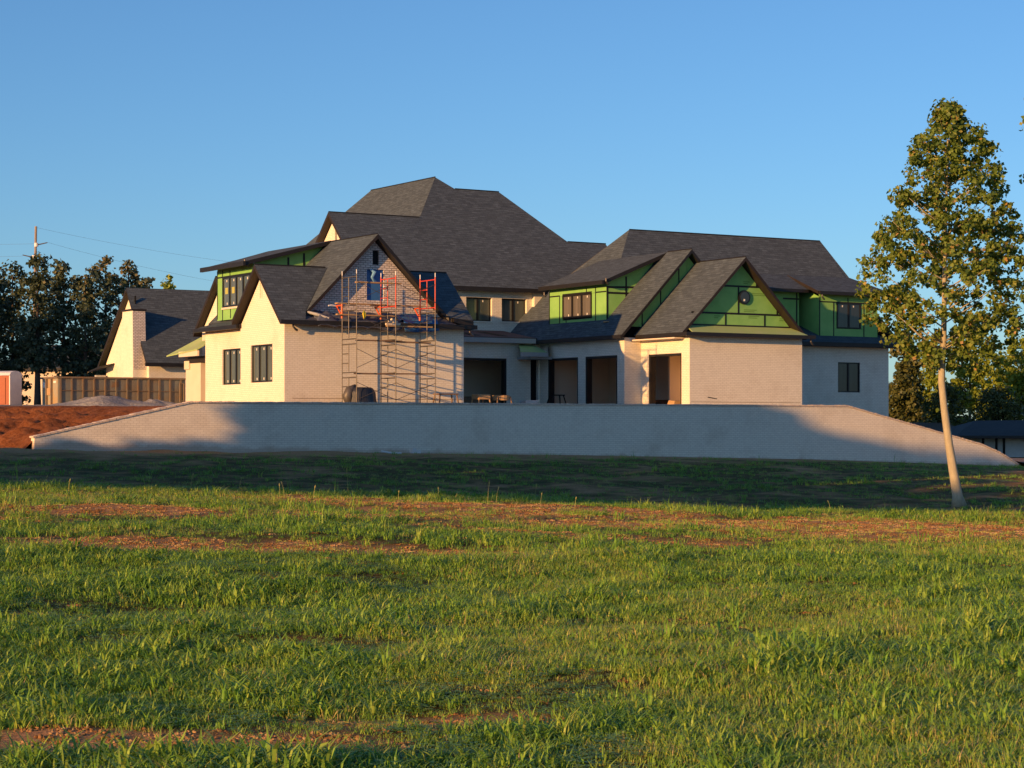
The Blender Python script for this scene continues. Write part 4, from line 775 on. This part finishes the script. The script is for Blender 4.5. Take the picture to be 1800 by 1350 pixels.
def tree(name, label, x, y, zb, zs, rs, nclump, rad, nleaf, size, leafm, barkm, trunk_r, seed, cat='tree', group=None, bias=.55, tint=None, limbs=9, trunk=None, lean=0):
    rng = np.random.default_rng(seed); t = thing(name, Wd(x, y, zb), label, cat, group)
    C = crown_clumps(x + lean, y, zs, rs, nclump, rad, rng, bias); C[:, 2] += EYE
    tr = trunk or [(x, y, zb - .2), (x + lean * .4, y, (zb + zs[0]) / 2), (x + lean, y, zs[0] + (zs[-1] - zs[0]) * .2), (x + lean, y, zs[0] + (zs[-1] - zs[0]) * .92)]
    rr = [trunk_r * (1 - .85 * k / (len(tr) - 1)) for k in range(len(tr))]
    MB(Wd).path(tr, rr, 10).build('trunk', [barkm], t, smooth=True)
    mb = MB(lambda a, b, c: Vector((a, b, c))); top = tr[-1]; base = tr[-2] if trunk is None else tr[-4]
    for c in C[rng.permutation(len(C))[:limbs]]:
        zt = min(max(c[2] - EYE - .45 * math.hypot(c[0] - x - lean, c[1] - y) - .2, base[2] if trunk is None else zs[0] - .3), top[2] - .3); f = (zt - base[2]) / max(top[2] - base[2], .1)
        p0 = (base[0] + (top[0] - base[0]) * f, base[1] + (top[1] - base[1]) * f, zt + EYE); mid = ((p0[0] + c[0]) / 2, (p0[1] + c[1]) / 2, (p0[2] * .55 + c[2] * .45) - .05)
        mb.path([p0, mid, (c[0], c[1], c[2])], [trunk_r * .3, trunk_r * .18, trunk_r * .05], 5)
    if limbs: mb.build('limb', [barkm], t, smooth=True, kind='stuff')
    V, F, tn = leaves(C, nleaf, size, rad, rng, tint); npmesh('crown', V, F, leafm, t, attr={'tint': tn}, kind='stuff'); return t

# the young poplar on the lawn
px = lambda X_, y: (X_ - 900) / 3700 * y
pz = lambda Y_, y: (757 - Y_) / 3700 * y
yT = 50.0; zg = float(ground(px(1685, yT), yT))
ptr = [(px(a, yT), yT, pz(b, yT)) for a, b in ((1686, 890), (1683, 872), (1676, 830), (1668, 780), (1660, 720), (1655, 670), (1656, 640), (1659, 600), (1660, 500), (1662, 400), (1665, 300), (1667, 190))]
t = thing('poplar_tree', Wd(px(1685, yT), yT, zg), 'young poplar with a bent bare trunk standing on the lawn at right', 'tree')
MB(Wd).path(ptr, [.19, .125, .108, .096, .086, .082, .08, .068, .052, .038, .024, .01], 12).build('trunk', ['bark'], t, smooth=True)
rng = np.random.default_rng(5)
prof_y = [178, 205, 250, 300, 350, 400, 430, 470, 520, 560, 590, 615, 640]; prof_l = [1664, 1640, 1608, 1586, 1562, 1550, 1530, 1518, 1517, 1530, 1542, 1572, 1625]; prof_r = [1672, 1695, 1742, 1756, 1772, 1792, 1796, 1797, 1796, 1792, 1788, 1780, 1720]
C = []
while len(C) < 560:
    yy = rng.uniform(183, 648); l = np.interp(yy, prof_y, prof_l); r = np.interp(yy, prof_y, prof_r); w = (r - l) / 2
    if rng.random() > (w / 145) ** .6 * (1 if yy < 590 else .7) + .03: continue
    a = rng.random() * 2 * math.pi; s = rng.random() ** .42 * 1.02; C.append((px((l + r) / 2 + math.cos(a) * s * w, yT), yT + math.sin(a) * s * w / 74, pz(yy, yT) + EYE, rng.uniform(.11, .29)))
C = np.array(C); mb = MB(lambda a, b, c: Vector((a, b, c)))
for c in C[rng.permutation(len(C))[:70]]:
    zt = max(min(c[2] - .55 * abs(c[0] - ptr[8][0]) - .25, ptr[-1][2] + EYE - .4), ptr[6][2] + EYE + .15); k = [q[2] + EYE for q in ptr]; x0 = float(np.interp(zt, k, [q[0] for q in ptr]))
    mb.path([(x0, yT, zt), ((x0 + c[0]) / 2, (yT + c[1]) / 2, zt * .5 + c[2] * .5 - .06), (c[0], c[1], c[2])], [.02, .011, .004], 5)
mb.build('limb', ['bark'], t, smooth=True, kind='stuff')
V, F, tn = leaves(C, 24500, .1, .3, rng, lambda P_: .16 * (P_[:, 2] < 4.2 + EYE) * (rng.random(len(P_))) + .5 * (rng.random(len(P_)) > .93)); npmesh('crown', V, F, 'leaf_poplar', t, attr={'tint': tn}, kind='stuff')
V, F, tn = leaves(np.array([(px(1648, yT), yT, pz(721, yT) + EYE, .07)]), 5, .1, .1, rng); npmesh('leaf_sprig', V, F, 'leaf_gold', t, attr={'tint': tn})
# its neighbour, mostly past the right edge
y2 = 52.0; x2 = px(1938, y2)
tree('maple_tree', 'loose leafed tree reaching in past the right edge of the lawn', x2, y2, float(ground(x2, y2)), [pz(650, y2), pz(610, y2), pz(520, y2), pz(400, y2), pz(300, y2), pz(210, y2), pz(100, y2)], [2.3, 2.75, 2.45, 1.8, 2.35, 2.4, 1.9], 170, .24, 4600, .11, 'leaf_poplar', 'bark', .16, 21, bias=.35, limbs=60, tint=lambda P_: .15)

# dark trees behind the dumpster
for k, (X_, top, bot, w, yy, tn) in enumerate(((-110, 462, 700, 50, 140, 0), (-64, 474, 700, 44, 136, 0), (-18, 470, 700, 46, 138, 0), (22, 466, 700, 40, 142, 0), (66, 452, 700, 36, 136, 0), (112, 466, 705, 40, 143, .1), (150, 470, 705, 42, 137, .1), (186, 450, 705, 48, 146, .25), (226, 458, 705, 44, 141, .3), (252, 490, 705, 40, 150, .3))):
    x = px(X_, yy); r = w / 3700 * yy; zt = pz(top, yy); zb = 1.0; lo = .3 if k in (4, 5) else .1
    lab = ['outermost dark tree out of view past the left edge', 'dark tree just out of view past the left edge', 'dark tree at the left edge of the photo behind the toilet', 'dark leafy tree behind the orange toilet', 'narrow dark tree in front of the utility pole', 'dark tree right of the utility pole', 'dark tree behind the left part of the dumpster', 'tall tree with sunlight tinted into its pale top behind the dumpster', 'tree with sunlight tinted into its thin golden top left of the cottage chimney', 'sparse tree touching the cottage gable'][k]
    H_ = zt - zb
    tree('oak_tree', lab, x, yy, zb, [zb + lo * H_, zb + .36 * H_, zb + .6 * H_, zb + .85 * H_, zt], [r * 1.0, r * 1.2, r * 1.1, r * .85, r * .3], 100, .58, 3900, .24, 'leaf_dark', 'darkbark', .28, 40 + k, group='trees behind the dumpster', tint=lambda P_, tn=tn, zt=zt: tn * np.clip((P_[:, 2] - EYE - zt + 3.5) / 3, 0, 1) * 1.5, limbs=22)  # tint rises up the crown, colouring sunlight into the tops
for k, (X_, yy, top, w, lab) in enumerate(((297, 185, 488, 9, 'tip of a small conifer above the cottage roof'),)):
    x = px(X_, yy); tree('pine_tree', lab, x, yy, 1, [3, 8, pz(top, yy)], [2.4, 1.5, .15], 60, .5, 1500, .3, 'leaf_gold', 'darkbark', .2, 60 + k, limbs=6)
# trees right of the house
for k, (nm, X_, yy, top, bot, w, lm, lab, n) in enumerate((
    ('cedar_tree', 1590, 168, 585, 742, 42, 'leaf_cedar', 'shaggy dark green cedar against the right end of the house', 9000),
    ('maple_tree', 1634, 178, 600, 742, 24, 'leaf_gold', 'pale thin tree between the cedar and the round green tree', 2200),
    ('maple_tree', 1705, 176, 578, 745, 66, 'leaf_gold', 'broad yellow green round tree behind the bungalow', 11000),
    ('oak_tree', 1662, 146, 680, 745, 44, 'leaf_cedar', 'low dark tree added for the shade below the left side of the round yellow green tree', 5500),  # added in dark leaves where the lower foliage lies in shade
    ('maple_tree', 1795, 184, 600, 745, 52, 'leaf_gold', 'yellowing tree at the right edge behind the bungalow', 8500),
    ('maple_tree', 1885, 190, 590, 745, 60, 'leaf_gold', 'green tree standing past the right edge behind the bungalow', 6000),
    ('oak_tree', 1980, 182, 610, 745, 66, 'leaf_cedar', 'dark tree standing past the right edge, farthest from the house', 6000),
    ('oak_tree', 1752, 148, 684, 745, 60, 'leaf_cedar', 'low dark tree added for the shade behind the bungalow roof ridge', 6500))):  # second dark tree put where the foliage is only shaded
    x = px(X_, yy); r = w / 3700 * yy; zt = pz(top, yy); zb = -2.5; H_ = zt - zb; lsz = .3 if yy > 160 else .2
    prof = [r * .9, r * 1.0, r * .8, r * .5, r * .12] if nm == 'cedar_tree' else [r * .7, r, r, r * .8, r * .3]
    tree(nm, lab, x, yy, zb, [zb + .12 * H_, zb + .3 * H_, zb + .55 * H_, zb + .8 * H_, zt], prof, 150, .6, n, lsz, lm, 'darkbark', .25, 80 + k, limbs=10)
# unseen trees left of the frame, placed and shaped to cast the evening shade on lawn and wall
SC, SS = .656, .755                                     # direction in which the light travels
SH = 'unseen leafy tree to the left, shaped to shade lawn and wall'
def shade_tree(x, y, zb, zs, rs, seed, n=3600, size=.36, ncl=110, rad=.6, label=SH, tr=.12):
    tree('shade_tree', label, x, y, zb, zs, rs, ncl, rad, n, size, 'leaf_dark', 'darkbark', tr, seed, group='shade trees out of view', limbs=0, bias=.5)
tgt = lambda u: float(np.interp(u, [-57.5, -54.9, -54.6, -48.6, -47.7, -47.0, -45.8, -44.4, -43.4, -41], [-.62, -.38, 2.6, 1.7, .95, .1, -.62, -1.05, -1.4, -.3]))  # crown tops follow the shadow outline wanted along the wall
for k, uu in enumerate([-56.9, -56.2, -55.5, -54.95] + list(np.arange(-54.15, -43.2, .72)) + [-42.0, -40.0, -38.0, -36.0]):
    r = .72 if uu < -43.2 else 1.35; ye = -uu / .8396; t = (28 if uu < -43.2 else 14) + .6 * (k % 2) + (2 if r > 1 else 0); x, y = -.2432 * ye - t * SC, ye - t * SS
    if uu < -43.0: sw = (uu + 56.9) / .301; wx, wy = -15.6 + .8526 * sw, 68.8 + .5225 * sw; top = tgt(uu) + .162 * ((wx - x) * SC + (wy - y) * SS)
    else: top = 9.0
    shade_tree(x, y, -1.1, [-.9, .4 * top, top - .8, top - .1], [r, r, r * .97, r * .75], 201 + k, int(2300 * r * (top + 1)) + 500, .2, ncl=int(62 * r * (top + 2)), rad=.24)
for k, uu in enumerate((-34.6, -32.0, -29.4, -26.8, -24.2, -21.6)):     # crowns lifted so that their shade starts just past the crest of the lawn
    ys_ = 42.8; xs_ = (uu + SS * 0 + .656 * ys_) / .755; t = 35; zb_ = -1.75 + .162 * t; top = zb_ + .162 * max(-uu / .4724 - ys_, 1.5) / .755
    shade_tree(xs_ - t * SC, ys_ - t * SS, -1.5, [zb_ + .3, zb_ + .35, (zb_ + top) / 2, max(top, zb_ + 1.0) - .2], [1.2, 1.5, 1.5, 1.0], 230 + k, int(600 * (top - zb_)) + 1500, ncl=int(22 * (top - zb_)) + 30, rad=.5, tr=.09)
for k, (uu, tt) in enumerate(((-110.5, 45), (-113, 46), (-115.5, 44), (-118, 46), (-121, 45))):      # woods far to the left that keep the dark trees in shade
    yy = 141; xx = (uu + .656 * yy) / .755
    shade_tree(xx - tt * SC, yy - tt * SS, .8, [1.5, 6, 10.5, 13.4], [1.8, 2.2, 2.0, .8], 250 + k, 4200, .6, 110, 1.0, 'tall tree of the woods out of view beyond the left edge', .3)

# ------------------------------------------------------------------ grass
def tuft(name, nb, hmin, hmax, spread, width, tint0, tint1, bend, seed):
    rng = np.random.default_rng(seed); V = []; F = []; T_ = []
    for _ in range(nb):
        a = rng.random() * 6.283; r = spread * rng.random() ** .6; x, y = r * math.cos(a), r * math.sin(a); h = rng.uniform(hmin, hmax); az = rng.random() * 6.283
        dx, dy = math.cos(az), math.sin(az); b = h * bend * rng.uniform(.3, 1.3); w = width * rng.uniform(.6, 1.3); i = len(V); sx, sy = -dy * w, dx * w
        for t, k in ((0, 1), (.55, .85)):
            V += [(x + dx * b * t * t - sx * k, y + dy * b * t * t - sy * k, h * t), (x + dx * b * t * t + sx * k, y + dy * b * t * t + sy * k, h * t)]
        V.append((x + dx * b, y + dy * b, h * (1 - .25 * min(b / h, 1)))); tt = rng.uniform(tint0, tint1)
        F += [(i, i + 1, i + 3), (i, i + 3, i + 2), (i + 2, i + 3, i + 4)]; T_ += [tt] * 5
    me = bpy.data.meshes.new(name); me.from_pydata(V, [], F); me.attributes.new('tint', 'FLOAT', 'POINT').data.foreach_set('value', T_); me.materials.append(M['grass']); me.update()
    return bpy.data.objects.new(name, me)
def clover(name, nb, seed):
    rng = np.random.default_rng(seed); V = []; F = []; T_ = []
    for _ in range(nb):
        a = rng.random() * 6.283; r = .1 * rng.random() ** .6; c = Vector((r * math.cos(a), r * math.sin(a), rng.uniform(.03, .09))); s = rng.uniform(.012, .02); tt = rng.uniform(.05, .35)
        for k in range(3):
            t = k * 2.094 + a; d = Vector((math.cos(t), math.sin(t), .15)); n = Vector((-d.y, d.x, 0)); i = len(V)
            V += [tuple(c), tuple(c + d * s + n * s * .6), tuple(c + d * s * 1.6), tuple(c + d * s - n * s * .6)]; F += [(i, i + 1, i + 2), (i, i + 2, i + 3)]; T_ += [tt] * 4
    me = bpy.data.meshes.new(name); me.from_pydata(V, [], F); me.attributes.new('tint', 'FLOAT', 'POINT').data.foreach_set('value', T_); me.materials.append(M['grass']); me.update()
    return bpy.data.objects.new(name, me)
gcol = bpy.data.collections.new('grass_tufts')
def clods(name, n, seed):
    rng = np.random.default_rng(seed); bm = bmesh.new()
    for _ in range(n):
        a = rng.random() * 6.283; r = .16 * rng.random() ** .5; s_ = rng.uniform(.005, .022) * (1 if rng.random() < .9 else 1.6)
        mt = Matrix.Translation((r * math.cos(a), r * math.sin(a), s_ * .35)) @ Matrix.Rotation(rng.random() * 6, 4, 'Z') @ Matrix.Diagonal((s_ * rng.uniform(.85, 1.2), s_, s_ * rng.uniform(.6, .9), 1))
        bmesh.ops.create_icosphere(bm, subdivisions=1, radius=1, matrix=mt)
    for v in bm.verts: v.co += Vector(rng.normal(size=3)) * .003
    me = bpy.data.meshes.new(name); bm.to_mesh(me); bm.free(); me.materials.append(M['clod']); return bpy.data.objects.new(name, me)
def litter(name, n, seed):
    rng = np.random.default_rng(seed); V = []; F = []; T_ = []
    for _ in range(n):
        a = rng.random() * 6.283; r = .2 * rng.random() ** .5; c = Vector((r * math.cos(a), r * math.sin(a), rng.uniform(.008, .03))); az = rng.random() * 6.283; l = rng.uniform(.015, .07); d = Vector((math.cos(az), math.sin(az), rng.uniform(-.1, .35))) * l; w = Vector((-d.y, d.x, 0)).normalized() * .0014; i = len(V)
        u = Vector((0, 0, .004)); V += [tuple(c - w - u), tuple(c + w + u), tuple(c + d + w + u), tuple(c + d - w - u)]; F.append((i, i + 1, i + 2, i + 3)); T_ += [rng.uniform(.5, .85)] * 4
    me = bpy.data.meshes.new(name); me.from_pydata(V, [], F); me.attributes.new('tint', 'FLOAT', 'POINT').data.foreach_set('value', T_); me.materials.append(M['grass']); me.update(); return bpy.data.objects.new(name, me)
def weed(name, n, seed):
    rng = np.random.default_rng(seed); V = []; F = []; T_ = []
    for _ in range(n):                                   # broad pointed leaves in a loose rosette
        az = rng.random() * 6.283; l = rng.uniform(.025, .055); e = rng.uniform(.15, .9); d = Vector((math.cos(az) * math.cos(e), math.sin(az) * math.cos(e), math.sin(e))); s_ = Vector((-d.y, d.x, 0)).normalized() * l * rng.uniform(.16, .3); c = Vector((rng.normal() * .02, rng.normal() * .02, .01 + rng.random() * .06)); i = len(V); dn = Vector((0, 0, -.25 * l))
        V += [tuple(c), tuple(c + d * l * .5 + s_), tuple(c + d * l + dn), tuple(c + d * l * .5 - s_)]; F += [(i, i + 1, i + 2), (i, i + 2, i + 3)]; T_ += [rng.uniform(.0, .4)] * 4
    me = bpy.data.meshes.new(name); me.from_pydata(V, [], F); me.attributes.new('tint', 'FLOAT', 'POINT').data.foreach_set('value', T_); me.materials.append(M['grass']); me.update(); return bpy.data.objects.new(name, me)
m = mat('clod', (.3, .12, .05), .95, spec=.1); M['clod'] = m; oi = N(m, 'ShaderNodeObjectInfo'); L(m, ramp(m, oi.outputs['Random'], [(0, (.20, .10, .036)), (.6, (.33, .175, .07)), (1, (.46, .30, .15))]), bsdf(m).inputs['Base Color'])
TU = [tuft('aa_tuft', 17, .035, .09, .09, .0036, .0, .3, 1.0, 1), tuft('ab_tuft', 14, .04, .11, .085, .0042, .05, .4, 1.25, 2), tuft('ac_tuft', 22, .02, .055, .12, .0034, .0, .35, 1.1, 3),
      tuft('ad_tuft', 10, .06, .15, .06, .0046, .1, .42, .9, 4), tuft('ae_tuft', 16, .03, .10, .12, .0022, .45, .62, 1.2, 5), clover('af_tuft', 18, 6), tuft('ag_tuft', 4, .18, .32, .05, .003, .3, .58, .35, 7),
      clods('ah_clods', 20, 8), litter('ai_litter', 14, 9), weed('aj_weed', 14, 10), tuft('ak_tuft', 19, .035, .10, .1, .0036, .3, .55, 1.1, 11)]
for o in TU: gcol.objects.link(o)
P_ = []; rng = np.random.default_rng(77)
def scatter(n, y0, y1, xpad, scale0, scale1):
    u = rng.random(n); y = np.sqrt(y0 ** 2 + u * (y1 ** 2 - y0 ** 2)); x = (rng.random(n) * 2 - 1) * (y * .2435 + xpad); s = soilmask(x, y)
    keep = rng.random(n) > np.minimum(s * (.95 + .35 * vnoise(x + 3, y, .45)), .93); x, y, s = x[keep], y[keep], s[keep]; z = ground(x, y) + EYE - .012
    lush = .55 * vnoise(x, y, 1.4) + .5 * vnoise(x + 7, y, .5); dry = vnoise(x + 31, y * .8, 2.4) + .4 * vnoise(x, y + 5, .6) + .35 * sst(18, 36, y)
    r = rng.random(len(x)); idx = np.where(r < .26, 0, np.where(r < .50, 1, np.where(r < .70, 2, np.where(r < .82, 3, np.where(r < .88, 4, np.where(r < .996, 9, 6))))))
    r2 = rng.random(len(x)); idx = np.where((dry > .45) & (r2 < .5), 10, idx); idx = np.where((dry > .9) & (r2 > .6), 4, idx); idx = np.where((lush < -.35) & (r2 < .22) & (x < .6), 5, idx); idx = np.where((s > .3) & (r < .6), 4, idx); idx = np.where((idx == 6) & (y < 24), 1, idx)
    sc = rng.uniform(scale0, scale1, len(x)) * np.clip(1 + .5 * lush - .25 * s, .5, 1.75); return np.stack([x, y, z, sc, rng.random(len(x)) * 6.283, idx], 1)
def soilbits(n, y0, y1):
    u = rng.random(n); y = np.sqrt(y0 ** 2 + u * (y1 ** 2 - y0 ** 2)); x = (rng.random(n) * 2 - 1) * (y * .2435 + .4); s = soilmask(x, y); keep = rng.random(n) < s * .9 + .03; x, y = x[keep], y[keep]; z = ground(x, y) + EYE - .004
    return np.stack([x, y, z, rng.uniform(.5, 1.0, len(x)) * np.where(y < 20, .7, .85), rng.random(len(x)) * 6.283, np.where(rng.random(len(x)) < np.where(y < 20, .97, .92), 7, 8)], 1)
P_ = np.concatenate([scatter(20500, 8.8, 15, 2.6, .8, 1.25), scatter(26500, 15, 24, 2.6, .8, 1.3), scatter(30000, 24, 42.5, 2.8, .9, 1.4), scatter(14500, 42.5, 80, 3, .9, 1.3), soilbits(9000, 8.8, 20), soilbits(17000, 20, 42)])
me = bpy.data.meshes.new('grass'); me.vertices.add(len(P_)); me.vertices.foreach_set('co', P_[:, :3].astype(np.float32).ravel())
for nm, c in (('gs', 3), ('gr', 4)): me.attributes.new(nm, 'FLOAT', 'POINT').data.foreach_set('value', P_[:, c].astype(np.float32))
me.attributes.new('gi', 'INT', 'POINT').data.foreach_set('value', P_[:, 5].astype(np.int32)); me.update()
go = bpy.data.objects.new('grass', me); COL.objects.link(go); props(go, kind='stuff', label='short uneven green grass over the whole lawn', cat='grass')
ng = bpy.data.node_groups.new('grass_nodes', 'GeometryNodeTree'); ng.interface.new_socket('Geometry', in_out='INPUT', socket_type='NodeSocketGeometry'); ng.interface.new_socket('Geometry', in_out='OUTPUT', socket_type='NodeSocketGeometry')
nn = ng.nodes; gi, gou = nn.new('NodeGroupInput'), nn.new('NodeGroupOutput'); ci = nn.new('GeometryNodeCollectionInfo'); ci.inputs['Collection'].default_value = gcol; ci.inputs['Separate Children'].default_value = True; ci.inputs['Reset Children'].default_value = True
ip = nn.new('GeometryNodeInstanceOnPoints'); ip.inputs['Pick Instance'].default_value = True
def na(nm, ty): n = nn.new('GeometryNodeInputNamedAttribute'); n.data_type = ty; n.inputs['Name'].default_value = nm; return n.outputs['Attribute']
cx = nn.new('ShaderNodeCombineXYZ'); lk = ng.links
lk.new(na('gr', 'FLOAT'), cx.inputs[2]); lk.new(gi.outputs[0], ip.inputs['Points']); lk.new(ci.outputs[0], ip.inputs['Instance']); lk.new(na('gi', 'INT'), ip.inputs['Instance Index']); lk.new(cx.outputs[0], ip.inputs['Rotation']); lk.new(na('gs', 'FLOAT'), ip.inputs['Scale']); lk.new(ip.outputs[0], gou.inputs[0])
go.modifiers.new('grass', 'NODES').node_group = ng
# tall seed stalks along the crest
mb = MB(Wd); rng = np.random.default_rng(9)
for (X_, h) in ((612, .5), (857, .42), (872, .3), (335, .3), (492, .33), (500, .28), (550, .3), (940, .35), (950, .25), (1010, .22), (120, .25), (78, .22), (420, .25), (770, .25), (1460, .22), (700, .2)):
    yy = rng.uniform(36, 41); x = px(X_, yy); z = float(ground(x, yy)); l = rng.uniform(-.06, .06)
    mb.path([(x, yy, z - .02), (x + l * .4, yy, z + h * .6), (x + l, yy, z + h)], [.004, .004, .003], 4); mb.path([(x + l * .8, yy, z + h * .84), (x + l * .95, yy, z + h * .94), (x + l * 1.1, yy, z + h * 1.04)], [.003, .011, .003], 5)
o = mb.build('weed_stalks', ['straw'] if 'straw' in M else ['wood'], kind='stuff')
